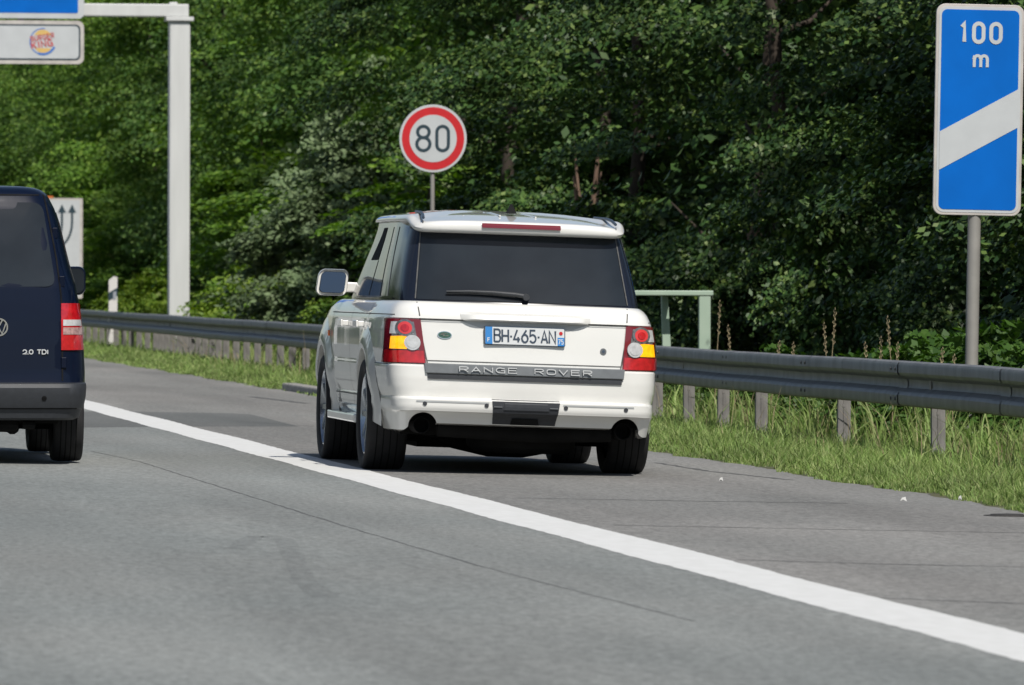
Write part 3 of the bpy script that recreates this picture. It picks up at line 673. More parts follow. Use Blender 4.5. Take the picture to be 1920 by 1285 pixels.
def S(name, mb, m, parent=suv, **kw):
    mb.v = [T(*p) for p in mb.v]; return mb.build(name, m, parent, **kw)
# wheel housings
for sg in (-1, 1):
    for yw in (1.12, 3.87):
        mb = MB(); mb.lathe([(.001, sg*.50), (.398, sg*.50), (.398, sg*.86)], 'x', (0, yw, .39), 40); mb.v = [(x, y, max(z, .33)) for x, y, z in mb.v]; S('wheel_well', mb, 'dark')
        mb = MB()
        def fl(a, b, sg=sg, yw=yw):
            t = R(-10+200*a); rr_ = [.400, .404, .435, .50, .60][b]; zz_ = .39+rr_*math.sin(t); hb = max(SL.hw(min(max(zz_, .4), 1.0)), .90)
            xx = [.905, hb+.026, hb+.034, hb+.020, hb-.006][b]
            return (sg*xx, yw+rr_*math.cos(t), .39+rr_*math.sin(t))
        n1, n2 = 36, 4; vs = [fl(i/n1, j) for j in range(n2+1) for i in range(n1+1)]
        mb.add(vs, [(j*(n1+1)+i, j*(n1+1)+i+1, (j+1)*(n1+1)+i+1, (j+1)*(n1+1)+i) for j in range(n2) for i in range(n1)])
        S('wheel_arch', mb, 'white', smooth=60)
        wheel(suv, sg*.815, yw, .372, .275, sg, .27)
# glasshouse and roof
gh = [(1.118, .115, .835), (1.14, .125, .835), (1.22, .155, .822), (1.32, .192, .803), (1.42, .226, .782), (1.52, .258, .758), (1.60, .282, .738), (1.685, .31, .715)]
SG = Shell(plan, gh, front=(.8, [1.11, 1.6], [(3.5-.8)/3.94, (2.75-.8)/3.94]))
def zgh(x, y, z):
    t = min(max((y-.10)/.35, 0), 1); return -(z-1.60)*(1-t) if z > 1.6 else 0
mb = MB(); SG.loft(mb, cap_bot=False, zmod=zgh); S('pillars', mb, 'black', smooth=40)
S('rear_window', rquad(SG, [(-.695, 1.136), (.695, 1.136), (.638, 1.598), (-.638, 1.598)], .006, .004, 24, 12), 'glass', smooth=40)
rt = [(1.578, .20, .738), (1.588, .178, .745), (1.606, .168, .747), (1.632, .170, .738), (1.653, .176, .722), (1.662, .188, .707), (1.667, .225, .69), (1.680, .34, .64), (1.698, .50, .54), (1.713, .70, .42), (1.724, .92, .28), (1.731, 1.15, .12)]
SR = Shell(plan, rt, front=(.8, [1.58, 1.66, 1.73], [(3.0-.8)/3.94, (2.8-.8)/3.94, (1.7-.8)/3.94]))
def zroof(x, y, z):
    t = min(max((y-.03)/.30, 0), 1); t = t*t*(3-2*t); t2 = min(max((y-.3)/1.8, 0), 1)
    return t*(.022+.048*max(0, (1.69-z)/.11))+.008*t2-(1-t)*(.028*(abs(x)/.72)**4 if z > 1.6 else 0)*min(1, (z-1.6)/.05)
mb = MB(); SR.loft(mb, zmod=zroof); S('roof', mb, 'white', smooth=50)
mb = rquad(SR, [(-.26, 1.620), (.26, 1.620), (.26, 1.650), (-.26, 1.650)], .014, .006, 16, 2); S('high_brake_light', mb, 'redd')
mb = MB()
for x in (-.34, -.1, .14, .38):
    mb.tube([(x, .46+.2*abs(x), 1.712-.05*abs(x)), (x*.97, 1.0, 1.735-.05*abs(x)), (x*.95, 2.0, 1.735-.05*abs(x))], .006, 6)
S('roof_ribs', mb, 'white')
mb = MB()
for sg in (-1, 1):
    mb = MB(); mb.tube([(sg*.640, .235, 1.672), (sg*.630, .36, 1.698), (sg*.62, .55, 1.712), (sg*.61, 1.0, 1.722)], .010, 6); S('roof_gutter', mb, 'ink')

mb = MB(); mb.add([(-.03, .62, 1.725), (.03, .62, 1.725), (.022, .80, 1.73), (-.022, .80, 1.73), (-.006, .66, 1.79), (.006, .66, 1.79), (.006, .70, 1.785), (-.006, .70, 1.785)], [(0, 1, 5, 4), (1, 2, 6, 5), (2, 3, 7, 6), (3, 0, 4, 7), (4, 5, 6, 7)])
S('roof_aerial', mb, 'dark')
# side glass: three panes a side
for sg in (-1, 1):
    for nm, (ya, yb), (yc, yd), m_ in (('quarter_window', (.58, .95), (.97, .60), 'glass'), ('rear_side_window', (1.08, 2.05), (1.98, 1.12), 'glass'), ('front_side_window', (2.18, 3.45), (2.55, 2.12), 'glass')):
        zt_ = 1.615 if not (nm[0] == 'f' and sg < 0) else 1.39
        S(nm, rquad(SG, [(ya, 1.15), (yb, 1.15), (yc+(yb-yc)*(0 if zt_ > 1.5 else .4), zt_), (yd, zt_)], .0035, .003, 10, 6, 'side', sg), m_, smooth=40)
    if sg < 0: S('open_window_gap', rquad(SG, [(2.16, 1.395), (3.05, 1.395), (2.62, 1.615), (2.12, 1.615)], .0035, .003, 8, 5, 'side', sg), 'dark')
    mb = MB(); rline(SG, [(.35, 1.135), (3.4, 1.135)], .012, .009, mb, 'side', sg); S('window_trim', mb, 'black')
    # doors: seams, handles, protective sill
    mb = MB()
    for yy_ in (1.02, 2.12, 3.36):
        lowz = .36
        if yy_ < 1.1: rline(SL, [(1.02, 1.10), (1.02, .86)], .007, .003, mb, 'side', sg)
        else: rline(SL, [(yy_, 1.11), (yy_, lowz)], .007, .003, mb, 'side', sg)
    rline(SL, [(.1, 1.03), (3.5, 1.03)], .006, .003, mb, 'side', sg); rline(SL, [(1.7, .475), (3.35, .475)], .007, .003, mb, 'side', sg)
    rline(SL, [(.16, .705), (.70, .705)], .006, .003, mb, 'side', sg)
    S('door_seams', mb, 'seam')
    for yh in (1.30, 2.32):
        hm = MB(); p1 = SL.side(yh, .955, .0, sg); q = sg
        hm.box(min(p1[0], p1[0]+q*.04), max(p1[0], p1[0]+q*.04), yh, yh+.04, .94, .975); hm.box(min(p1[0], p1[0]+q*.04), max(p1[0], p1[0]+q*.04), yh+.18, yh+.22, .94, .975)
        hm.box(min(p1[0]+q*.0405, p1[0]+q*.055), max(p1[0]+q*.0405, p1[0]+q*.055), yh-.01, yh+.23, .935, .98); S('door_handle', hm, 'white', bevel=.004)
    S('side_step', MB().box(min(sg*.80, sg*.965), max(sg*.80, sg*.965), 1.62, 3.42, .285, .345), 'white', bevel=.012)
    mb = MB(); mb.box(min(sg*.935, sg*.948), max(sg*.935, sg*.948), 3.50, 3.56, .86, .90); S('side_indicator', mb, 'amberd')
    # mirror
    mr_ = MB()
    def mring(yq, s_): return [(sg*.972+a*s_, yq, 1.235+b_*s_) for a, b_ in rrect(-.110, .110, -.093, .093, .048)]
    r_ = [mring(3.06, .97), mring(3.08, 1.0), mring(3.14, .97), mring(3.20, .80), mring(3.23, .4)]; n_ = len(r_[0])
    mr_.add([p for q_ in r_ for p in q_], [(i*n_+k_, i*n_+(k_+1) % n_, (i+1)*n_+(k_+1) % n_, (i+1)*n_+k_) for i in range(4) for k_ in range(n_)]+[tuple(range(4*n_, 5*n_))])
    mo = S('wing_mirror', mr_, 'white', smooth=50)
    S('mirror_housing', MB().prism([(sg*.972+a*.97, 1.235+b_*.97) for a, b_ in rrect(-.110, .110, -.093, .093, .048)], 3.075, 3.10), 'white', mo)
    S('mirror_rim', MB().prism([(sg*.972+a*.82, 1.235+b_*.80) for a, b_ in rrect(-.110, .110, -.093, .093, .042)], 3.067, 3.0745), 'black', mo)
    g_ = MB().prism([(sg*.972+a*.79, 1.235+b_*.77) for a, b_ in rrect(-.110, .110, -.093, .093, .042)], 3.060, 3.0665); g_.v = [(x, y-.008+sg*.10*(x-sg*.972)+.10*(z-1.235), z) for x, y, z in g_.v]; S('mirror_glass', g_, 'mirror', mo)
    S('mirror_arm', MB().box(min(sg*.76, sg*.90), max(sg*.76, sg*.90), 3.12, 3.2, 1.17, 1.24), 'white', mo, bevel=.01)
# tailgate seams, ledge, recess
mb = MB()
for sg in (-1, 1):
    rline(SL, [(sg*.697, 1.118), (sg*.668, .86), (sg*.640, .715)], .008, .003, mb); rline(SG, [(sg*.702, 1.14), (sg*.645, 1.585)], .008, .008, mb)
    rline(SR, [(sg*.645, 1.585), (sg*.64, 1.655)], .006, .003, mb)
rline(SL, [(-.69, 1.006), (.69, 1.006)], .009, .0085, mb); rline(SL, [(-.64, .735), (.64, .735)], .006, .003, mb)
S('tailgate_seams', mb, 'seam')
ld = MB(); ld.T = None
c = [(-.42, 1.012), (.44, 1.012), (.40, 1.062), (-.38, 1.062)]
def ledge(a, b):
    x = -.42+.86*a; t = math.sin(math.pi*min(1, max(0, (1-abs(2*a-1))*4))/2); 
    yy_ = SL.rear(x, 1.03, 0)[1]; return [(x, yy_-.004-.034*t, 1.008), (x, yy_-.004-.040*t, 1.016), (x, yy_-.002-.030*t, 1.045), (x, yy_+.012, 1.066)][b]
vs = [ledge(i/24, j) for j in range(4) for i in range(25)]
ld.add(vs, [(j*25+i, j*25+i+1, (j+1)*25+i+1, (j+1)*25+i) for j in range(3) for i in range(24)]); ld.add([ledge(i/24, 0) for i in range(25)]+[SL.rear(-.42+.86*i/24, .998, -.004) for i in range(25)], [(i, i+1, 26+i, 25+i) for i in range(24)])
S('tailgate_handle', ld, 'white', smooth=30)
M['recess_shade'] = mat('shaded_white_paint', (.36, .37, .37), .35, coat=1)  # white car paint greyed for shade under the ledge; also the groove lines
S('plate_recess_shade', rquad(SL, [(-.28, .958), (.30, .958), (.42, 1.000), (-.42, 1.000)], .003, .002, 14, 2), 'recess_shade')
# number plate
px0, px1, pz0, pz1 = -.262, .262, .858, .970
yp = SL.rear(0, .9, 0)[1]-.016
npz = S('number_plate', MB().prism(rrect(px0-.006, px1+.006, pz0-.006, pz1+.006, .012), yp, yp+.012), 'ink')
S('plate_face', MB().prism(rrect(px0, px1, pz0, pz1, .008), yp-.003, yp+.001), 'plate', npz)
S('plate_band', MB().prism([(px0+.001, pz0), (px0+.047, pz0), (px0+.047, pz1), (px0+.001, pz1)], yp-.005, yp-.001), 'eublue', npz)
mb = MB(); mb.prism([(px1-.045, pz0), (px1-.001, pz0), (px1-.001, pz0+.055), (px1-.045, pz0+.055)], yp-.005, yp-.001); S('plate_band', mb, 'eublue', npz)
mb = MB(); mb.prism(circ(px1-.023, pz0+.083, .012, 14), yp-.006, yp-.001); S('plate_emblem', mb, 'signred', npz)
mb = MB(); text(mb, 'F', px0+.016, pz0+.015, .024, .014, 0, .005, yp-.006); text(mb, '75', px1-.040, pz0+.012, .030, .013, .006, .005, yp-.006); S('plate_code', mb, 'plate', npz)
mb = MB(); tw = text(MB(), 'BH-465-AN', 0, 0, .080, .040, .0125, .011, 0, {'-': .012}); text(mb, 'BH-465-AN', px0+.054+(px1-px0-.1-tw)/2-.004, pz0+.017, .080, .040, .0125, .011, yp-.006, {'-': .012}); S('plate_lettering', mb, 'ink', npz)
# silver strip with lettering
mb = MB(); yst = lambda x: SL.rear(x, .65, .0)[1]
sec = [(.652, .02), (.652, -.016), (.657, -.020), (.712, -.012), (.718, -.006), (.718, .04)]
vs = [(x*(1+.012*(z > .7)), yst(x)+d, z) for z, d in sec for x in np.linspace(-.655, .655, 25)]
mb.add(vs, [(j*25+i, j*25+i+1, (j+1)*25+i+1, (j+1)*25+i) for j in range(5) for i in range(24)]); mb.add([vs[j*25] for j in range(6)], [tuple(range(6))]); mb.add([vs[j*25+24] for j in range(6)], [tuple(range(6))])
S('tailgate_strip', mb, 'silver', smooth=30)
S('strip_grille', rquad(SL, [(-.64, .616), (.64, .616), (.645, .650), (-.645, .650)], .010, .012, 20, 2), 'plastic')  # dark plastic grille below the silver strip
mb = MB()
widths = {'I': .02}; s_ = 'RANGE ROVER'; w_, g_ = .056, .0245; tot = text(MB(), s_, 0, 0, .042, w_, g_, .008, 0, {' ': .07}); yl = SL.rear(0, .65, 0)[1]-.0235
text(mb, s_, -tot/2, .670, .032, w_, g_, .0062, yl, {' ': .07}, th=.006); mb.v = [(x, y+.03*max(0, abs(x)-.1)**2*2, z) for x, y, z in mb.v]; S('tailgate_lettering', mb, 'letter')
rdisc(SL, -.525, .905, .050, .006, .006, 28, .026).build('tmp', 'green') if False else None
bd = S('oval_badge', rdisc(SL, -.525, .905, .048, .006, .006, 28, .026), 'chrome'); S('badge_field', rdisc(SL, -.525, .905, .042, .008, .003, 28, .021), 'green', bd)
mb = MB(); yb_ = SL.rear(-.525, .905, .011)[1]; stroke(mb, [(-.553, .909), (-.53, .909), (-.535, .900), (-.50, .902)], .006, yb_); stroke(mb, [(-.548, .917), (-.506, .917)], .004, yb_); S('badge_lettering', mb, 'chrome', bd)
S('door_lock', rdisc(SL, .525, .832, .021, .006, .006, 20), 'silver')
S('door_lock_core', rdisc(SL, .525, .832, .010, .009, .004, 14), 'ink')
# wiper
mb = MB()
for a_, b_ in zip(range(12), range(1, 13)): pass
pts = [(.02+.01, 1.175), (-.05, 1.186), (-.2, 1.195), (-.35, 1.197), (-.50, 1.192)]
P3 = [SG.rear(x, z, .035) for x, z in pts]; mb.tube(P3, [.016, .016, .013, .010, .006], 8); P3 = [SG.rear(x, z-.012, .018) for x, z in pts[1:]]; mb.tube(P3, .008, 6)
mb.lathe([(.001, -.03), (.022, -.03), (.026, .03)], 'y', (.02, SG.rear(.02, 1.175, .02)[1], 1.172), 16); S('rear_wiper', mb, 'plastic', smooth=50)
# lamps
for sg in (-1, 1):
    o = .905 if sg < 0 else .895
    zt_, zb_ = 1.003, .712
    def LC(a, b_, sg=sg):
        # a: 0 inner .. 1 outer, b: 0 bottom .. 1 top
        zi = zb_+(zt_-zb_)*b_; xi = .648+(.680-.648)*b_; xo = .903-.018*b_; return (sg*(xi+(xo-xi)*a), zi)
    lm = S('tail_lamp', rquad(SL, [LC(0, 0), LC(1, 0), LC(1, 1), LC(0, 1)], .012, .02, 14, 10), 'redd', smooth=40)
    S('red_lens', rquad(SL, [LC(.03, .02), LC(.97, .02), LC(.97, .29), LC(.03, .29)], .016, .006, 12, 4), 'redl', lm, smooth=40)
    S('reflector', rquad(SL, [LC(.14, .31), LC(.86, .31), LC(.80, .94), LC(.22, .94)], .015, .006, 12, 8), 'lamphouse', lm, smooth=40)
    S('indicator_lens', rquad(SL, [LC(.46, .32), LC(.86, .32), LC(.84, .60), LC(.46, .62)], .022, .008, 8, 6), 'amber', lm, smooth=40)
    S('upper_reflector', rquad(SL, [LC(.26, .66), LC(.88, .66), LC(.84, .93), LC(.30, .93)], .018, .006, 10, 5), 'clear', lm, smooth=40)
    xr_, zr_ = LC(.30, .47); S('reversing_lens', rdisc(SL, xr_, zr_, .050, .026, .012, 28), 'clear', lm, smooth=40)
    S('reversing_core', rdisc(SL, xr_, zr_, .036, .029, .004, 24), 'clear', lm)
    xr_, zr_ = LC(.47, .80); S('brake_lens_ring', rdisc(SL, xr_, zr_, .056, .024, .008, 28), 'lamphouse', lm); S('brake_lens', rdisc(SL, xr_, zr_, .041, .027, .010, 28), 'redc', lm)
    S('brake_core', rdisc(SL, xr_, zr_, .024, .031, .005, 20), 'redl', lm)
# bumper details
S('tow_cover', rquad(SL, [(-.215, .317), (.195, .317), (.225, .495), (-.225, .495)], .006, .004, 10, 12), 'plastic', smooth=30)
S('tow_flap', rquad(SL, [(-.15, .425), (.15, .425), (.14, .490), (-.14, .490)], .012, .006, 8, 3), 'plastic', bevel=.003)
mb = MB()
for x0_, x1_ in ((-.215, -.16), (.155, .21)): mb.prism([(x0_, .443), (x1_, .443), (x1_, .449), (x0_, .449)], SL.rear(x0_, .446, 0)[1]-.016, SL.rear(x0_, .446, 0)[1])
S('cover_clips', mb, 'silver')
S('tow_hook_slot', rquad(SL, [(-.10, .33), (.09, .33), (.08, .37), (-.09, .37)], .014, .006, 4, 2), 'dark')
for a_, b_ in ((-.72, -.245), (.245, .72)): S('bumper_groove', rline(SL, [(a_, .468), (b_, .468)], .010, .004), 'recess_shade')
mb = MB()
for x in (-.665, -.262, .262, .665): mb = MB(); rdisc(SL, x, .452, .014, .006, .004, 16, mb=mb); S('parking_sensor', mb, 'plastic')
mb = MB()
for sg in (-1, 1):
    mb = MB(); mb.lathe([(.05, .0), (.055, .0), (.058, .30), (.05, .02)], 'y', (sg*.67, .14, .308), 24); mb.lathe([(.001, .12), (.05, .12)], 'y', (sg*.67, .14, .308), 24); S('exhaust_tip', mb, 'dark')
# underside
mb = MB(); mb.box(-.62, .62, .24, 4.5, .30, .50); mb.box(-.80, .80, .22, .30, .33, .60); mb.box(-.40, .30, 2.0, 3.0, .18, .31); mb.box(-.38, .42, 3.0, 4.2, .11, .31)
mb.tube([(-.55, .25, .30), (.1, .27, .28), (.60, .25, .30)], .07, 10)
mb.lathe([(.001, .135), (.30, .135), (.36, .17), (.37, .25), (.36, .33), (.28, .35)], 'z', (.06, .72, 0), 36)     # spare wheel slung below
mb.tube([(-.72, 1.12, .33), (-.35, 1.12, .20), (-.12, 1.12, .19), (.12, 1.12, .19), (.35, 1.12, .20), (.72, 1.12, .33)], [.05, .06, .10, .10, .06, .05], 10)
mb.tube([(-.70, 1.0, .22), (-.25, 1.2, .22)], .035, 8); mb.tube([(.70, 1.0, .22), (.25, 1.2, .22)], .035, 8)
mb.tube([(-.72, 3.87, .30), (-.3, 3.87, .19), (.3, 3.87, .19), (.72, 3.87, .30)], [.04, .08, .08, .04], 8); mb.tube([(-.66, .35, .28), (-.45, .9, .24), (-.4, 1.7, .23)], .035, 8); mb.tube([(.66, .35, .28), (.45, .9, .24), (.4, 1.7, .23)], .035, 8)
mb.box(-.78, -.44, .45, .75, .24, .33); mb.box(.44, .70, .45, .75, .25, .33)
S('underbody', mb, 'dark', smooth=40)

# ---- dark blue van
XV, YV = 2.32, 47.4
van = thing('blue_van', 'dark blue van in the next lane, cut off by the left picture edge', 'van', (XV, YV, gz(XV)))
plv = [(0, -.03), (.4, -.02), (.7, .0), (.82, .022), (.885, .055), (.93, .11), (.957, .20), (.975, .34), (.988, .55), (1.0, .9), (1.0, 2.0), (1.0, 3.2), (.985, 3.7), (.93, 4.1), (.8, 4.3), (.5, 4.40), (0, 4.43)]
vt = [(0.3, 0.06, 0.8039), (0.33, 0.03, 0.823), (0.5, 0.01, 0.8613), (0.535, 0.02, 0.8661), (0.6, 0.03, 0.867), (0.8, 0.04, 0.8565), (0.96, 0.05, 0.8422), (1.05, 0.06, 0.8288), (1.17, 0.075, 0.8058), (1.3, 0.11, 0.7656), (1.45, 0.15, 0.7304), (1.58, 0.19, 0.7009), (1.68, 0.22, 0.67), (1.74, 0.245, 0.64), (1.78, 0.265, 0.618), (1.805, 0.3, 0.585), (1.822, 0.36, 0.54), (1.832, 0.45, 0.46), (1.838, 0.6, 0.3)]
SV = Shell(plv, vt, front=(2.6, [.8, 1.0, 1.1, 1.8], [1, .9, .62, .15]))
mb = MB(); SV.loft(mb, dense=.03, cap_bot=False)
carve(mb, [(1, yw, .33, .365, lambda p, sg=sg: p[0]*sg > .6) for sg in (-1, 1) for yw in (.84, 3.52)]); mb.build('body', 'blue', van, smooth=30)
def wpane(side):
    mb = MB(); poly = []
    # rounded pane in rear x,z
    n = 5; c0 = [(-.60 if side < 0 else .04, 1.165), (.632 if side > 0 else -.04, 1.165), (.55 if side > 0 else -.04, 1.722), (-.55 if side < 0 else .04, 1.722)]
    out = []
    for i in range(4):
        p, q, r2 = Vector(c0[i-1]), Vector(c0[i]), Vector(c0[(i+1) % 4]); rad = .07 if abs(q.x) > .3 else .02
        a_, b_ = q+(p-q).normalized()*rad, q+(r2-q).normalized()*rad
        for t in range(n+1):
            t /= n; out.append(a_*(1-t)**2+q*2*t*(1-t)+b_*t*t)
    cx = sum(p.x for p in out)/len(out); cz = sum(p.y for p in out)/len(out); N = len(out)
    vs = []
    for s__ in (0, .25, .5, .75, 1.0): vs += [SV.rear(cx+(p.x-cx)*max(s__, .001), cz+(p.y-cz)*max(s__, .001), .006) for p in out]
    vs += [SV.rear(p.x, p.y, -.002) for p in out]
    mb.add(vs, [(j*N+i, j*N+(i+1) % N, (j+1)*N+(i+1) % N, (j+1)*N+i) for j in range(5) for i in range(N)]); return mb
for s_ in (-1, 1): wpane(s_).build('rear_window', 'glass', van, smooth=40)
mb = MB()
for sg in (-1, 1): rline(SV, [(sg*.675, .545), (sg*.672, 1.0), (sg*.668, 1.1), (sg*.64, 1.35), (sg*.60, 1.58), (sg*.565, 1.77)], .010, .003, mb)
rline(SV, [(0, .545), (0, 1.77)], .010, .003, mb); rline(SV, [(-.565, 1.772), (.565, 1.772)], .008, .003, mb); mb.build('door_seams', 'dark', van)
for sg in (-1, 1):
    for zh in (.665, 1.20, 1.52):
        xx = sg*(.685 if zh < 1.1 else (.675 if zh < 1.3 else .635)); p = SV.rear(xx, zh, .0)
        MB().box(p[0]-.018, p[0]+.018, p[1]-.016, p[1]+.01, zh-.035, zh+.035).build('door_hinge', 'blue', van, bevel=.004)
    lm = rquad(SV, [(sg*.665, .748), (sg*.815, .748), (sg*.788, 1.056), (sg*.665, 1.056)], .012, .016, 10, 8).build('tail_lamp', 'redl', van, smooth=40)
    rquad(SV, [(sg*.676, .908), (sg*.795, .908), (sg*.790, .948), (sg*.676, .948)], .016, .006, 8, 3).build('reversing_lens', 'clear', lm, smooth=40)
    M['pinkl'] = M.get('pinkl') or mat('pale_indicator_lens', (.48, .30, .28), .15, metal=.3, coat=1, var=.3, vscale=50)
    rquad(SV, [(sg*.676, .850), (sg*.800, .850), (sg*.796, .897), (sg*.676, .897)], .016, .006, 8, 3).build('indicator_lens', 'pinkl', lm, smooth=40)
    # wheels and mirrors
    for yw in (.84, 3.52):
        wheel(van, sg*.75, yw, .318, .205, sg, .20, 7)
        mb = MB(); mb.lathe([(.001, sg*.50), (.358, sg*.50), (.358, sg*.80)], 'x', (0, yw, .33), 36); mb.v = [(x, y, max(z, .30)) for x, y, z in mb.v]; mb.build('wheel_well', 'dark', van)
    mo = MB(); r_ = []
    for yq, s2 in ((2.78, .95), (2.80, 1.0), (2.86, .98), (2.92, .8), (2.95, .4)): r_.append([(sg*(.925)+a*s2, yq, 1.205+b_*s2) for a, b_ in rrect(-.085, .085, -.10, .10, .05)])
    n_ = len(r_[0]); mo.add([p for q_ in r_ for p in q_], [(i*n_+k_, i*n_+(k_+1) % n_, (i+1)*n_+(k_+1) % n_, (i+1)*n_+k_) for i in range(4) for k_ in range(n_)]+[tuple(range(4*n_, 5*n_)), tuple(range(n_))])
    w2 = mo.build('wing_mirror', 'blue', van, smooth=50); MB().prism([(sg*.925+a*.85, 1.205+b_*.85) for a, b_ in rrect(-.085, .085, -.10, .10, .05)], 2.772, 2.779).build('mirror_glass', 'glass', w2)
    rquad(SV, [(.25, 1.2), (1.5, 1.2), (1.45, 1.66), (.35, 1.66)], .005, .003, 10, 6, 'side', sg).build('side_window', 'glass', van, smooth=40)
# van bumper
bt = [(0.285, 0.06, 0.7938), (0.3, 0.015, 0.8269), (0.36, -0.005, 0.8458), (0.365, -0.02, 0.8552), (0.44, -0.055, 0.8675), (0.5, -0.06, 0.8713), (0.525, -0.045, 0.8694), (0.533, 0.0, 0.8647)]
SB = Shell(plv, bt); mb = MB(); vsb = []
half = [i for i in range(len(SB.pl)) if SB.pl[i][1] < .42]
full = [(-SB.pl[i][0], SB.pl[i][1]) for i in half[::-1]]+[(SB.pl[i][0], SB.pl[i][1]) for i in half[1:]]; n = len(full)
for z, yo_, hw_ in bt: vsb += [(u*hw_, y+yo_, z) for u, y in full]
mb.add(vsb, [(i*n+k_, i*n+k_+1, (i+1)*n+k_+1, (i+1)*n+k_) for i in range(len(bt)-1) for k_ in range(n-1)]); mb.add([vsb[-n+i] for i in range(n)]+[(x*.97, y+.08, z) for x, y, z in vsb[-n:]], [(i, i+1, n+i+1, n+i) for i in range(n-1)])
mb.build('bumper', 'plastic', van, smooth=35)
mb = MB(); rdisc(SB, .55, .43, .017, .003, .003, 16, mb=mb); mb.build('parking_sensor', 'dark', van)
mb = MB(); rline(SB, [(-.77, .362), (.77, .362)], .008, .003, mb); mb.build('bumper_seam', 'dark', van)
# emblem and lettering
ex, ez = .256, .898; ye = SV.rear(ex, ez, .010)[1]
mb = MB(); stroke(mb, arc(ex, ez, .055, .055, 0, 360, 30), .009, ye, .008); stroke(mb, [(ex-.022, ez+.047), (ex, ez+.006), (ex+.022, ez+.047)], .009, ye+.001, .006)
stroke(mb, [(ex-.046, ez+.026), (ex-.020, ez-.045), (ex, ez-.004), (ex+.020, ez-.045), (ex+.046, ez+.026)], .009, ye+.0015, .006); mb.build('round_emblem', 'chrome', van)
mb = MB(); yl = SV.rear(.5, .73, .008)[1]; text(mb, '2.0', .414, .722, .027, .024, .006, .0065, yl, {'.': .006}, th=.006); mb.build('engine_number', 'letter', van); mb = MB(); text(mb, 'TDI', .508, .722, .027, .026, .007, .0065, yl, {'I': .006}, th=.006); mb.build('lettering', 'letter', van)
mb = MB(); mb.box(-.70, .66, .25, 4.2, .26, .34); mb.tube([(-.7, .84, .26), (.7, .84, .26)], .05, 10); mb.tube([(-.3, .10, .27), (.35, .2, .25), (.4, 1, .22)], .05, 10); mb.box(-.2, .28, .3, .6, .20, .28); mb.box(.0, .25, 1.2, 2.0, .17, .28)
mb.tube([(.42, .15, .255), (.50, .16, .25)], .03, 8); mb.build('underbody', 'dark', van)

# ------------------------------------------------------------------ trees and bushes
def sprays(centres, radii, nleaf, ls, flat=.22, droop=.25, normals=None):
    n = len(centres)*nleaf
    C0 = np.repeat(centres, nleaf, 0); A = np.repeat(radii, nleaf)
    out = np.repeat(normals, nleaf, 0)
    th = rng.uniform(0, 2*np.pi, n); rr_ = np.sqrt(rng.uniform(0, 1, n))*A
    P = np.stack([rr_*np.cos(th), rr_*np.sin(th), rng.normal(0, 1, n)*flat*A*.6], 1)
    P[:, 2] -= droop*(P[:, 0]*out[:, 0]+P[:, 1]*out[:, 1])+.25*rr_*rr_/np.maximum(A, .01)
    P += C0
    # leaf frame
    nrm = np.stack([rng.normal(0, .55, n)+out[:, 0]*.45, rng.normal(0, .55, n)+out[:, 1]*.45, np.full(n, .75)], 1)
    nrm /= np.linalg.norm(nrm, axis=1)[:, None]
    d = rng.normal(0, 1, (n, 3)); d -= (d*nrm).sum(1)[:, None]*nrm; d /= np.linalg.norm(d, axis=1)[:, None]
    s = np.cross(nrm, d); L_ = ls*rng.uniform(.6, 1.3, n)[:, None]
    V = np.stack([P-d*L_*.5, P+s*L_*.30+d*L_*.02-nrm*L_*.05, P+d*L_*.5, P-s*L_*.30+d*L_*.02-nrm*L_*.05], 1)
    return V.reshape(-1, 3), np.arange(n*4).reshape(-1, 4)
def crown_mesh(name, Rr, z0, z1, ncl, nleaf, ls, sr, m, prof=None, inner=2500, isz=.32, lumps=9, flat=.22, hi=None, nb=70, br=.8, bflat=.35, droop=.3):
    """a crown: leaf sprays spread through a lumpy volume"""
    lumpc = [(rng.uniform(0, 2*np.pi), rng.uniform(z0, z1), rng.uniform(.10, .28)) for _ in range(lumps)]
    def rad(th, z):
        t = np.clip((z-z0)/(z1-z0), 0, 1); r = Rr*np.power(np.clip(1-np.abs(2*t-.75)**2.4*.72, .05, 1), .6)
        for a, zz, k_ in lumpc:
            dd = np.minimum(np.abs(th-a), 2*np.pi-np.abs(th-a)); r = r+Rr*k_*np.exp(-(dd/.5)**2-((z-zz)/(.16*(z1-z0)))**2)*np.sign(np.sin(a*7)+.3)
        return np.maximum(r, .15)
    th = rng.uniform(0, 2*np.pi, nb); u = rng.uniform(0, 1, nb)
    z = z0+(z1-z0)*(u if hi is None else u**hi)
    rr_ = rad(th, z)*(1-np.abs(rng.normal(0, .13, nb)))*rng.choice([1.0, 1.15, .8], nb, p=[.55, .2, .25])
    B = np.stack([rr_*np.cos(th), rr_*np.sin(th), z], 1); nB = np.stack([np.cos(th), np.sin(th), np.zeros(nb)], 1)
    w = rng.uniform(.4, 1.6, nb); idx = rng.choice(nb, ncl, p=w/w.sum()); bs_ = br*rng.uniform(.6, 1.25, nb)[idx]
    q = rng.normal(0, .48, (ncl, 3)); q[:, 2] *= bflat; q *= bs_[:, None]
    nn = nB[idx]; q[:, 2] -= droop*(q[:, 0]*nn[:, 0]+q[:, 1]*nn[:, 1]); Cc = B[idx]+q
    V, F = sprays(Cc, sr*rng.uniform(.55, 1.3, ncl), nleaf, ls, flat, normals=nn)
    if inner:
        th = rng.uniform(0, 2*np.pi, inner); z = rng.uniform(z0+.1, z1-.3, inner); rr_ = rad(th, z)*rng.uniform(.25, .72, inner)
        Ci = np.stack([rr_*np.cos(th), rr_*np.sin(th), z], 1); V2, F2 = sprays(Ci, np.full(inner, .1), 1, isz, normals=np.stack([np.cos(th), np.sin(th), np.zeros(inner)], 1))
        F = np.concatenate([F, F2+len(V)]); V = np.concatenate([V, V2])
    return npmesh(name, V, F, m)
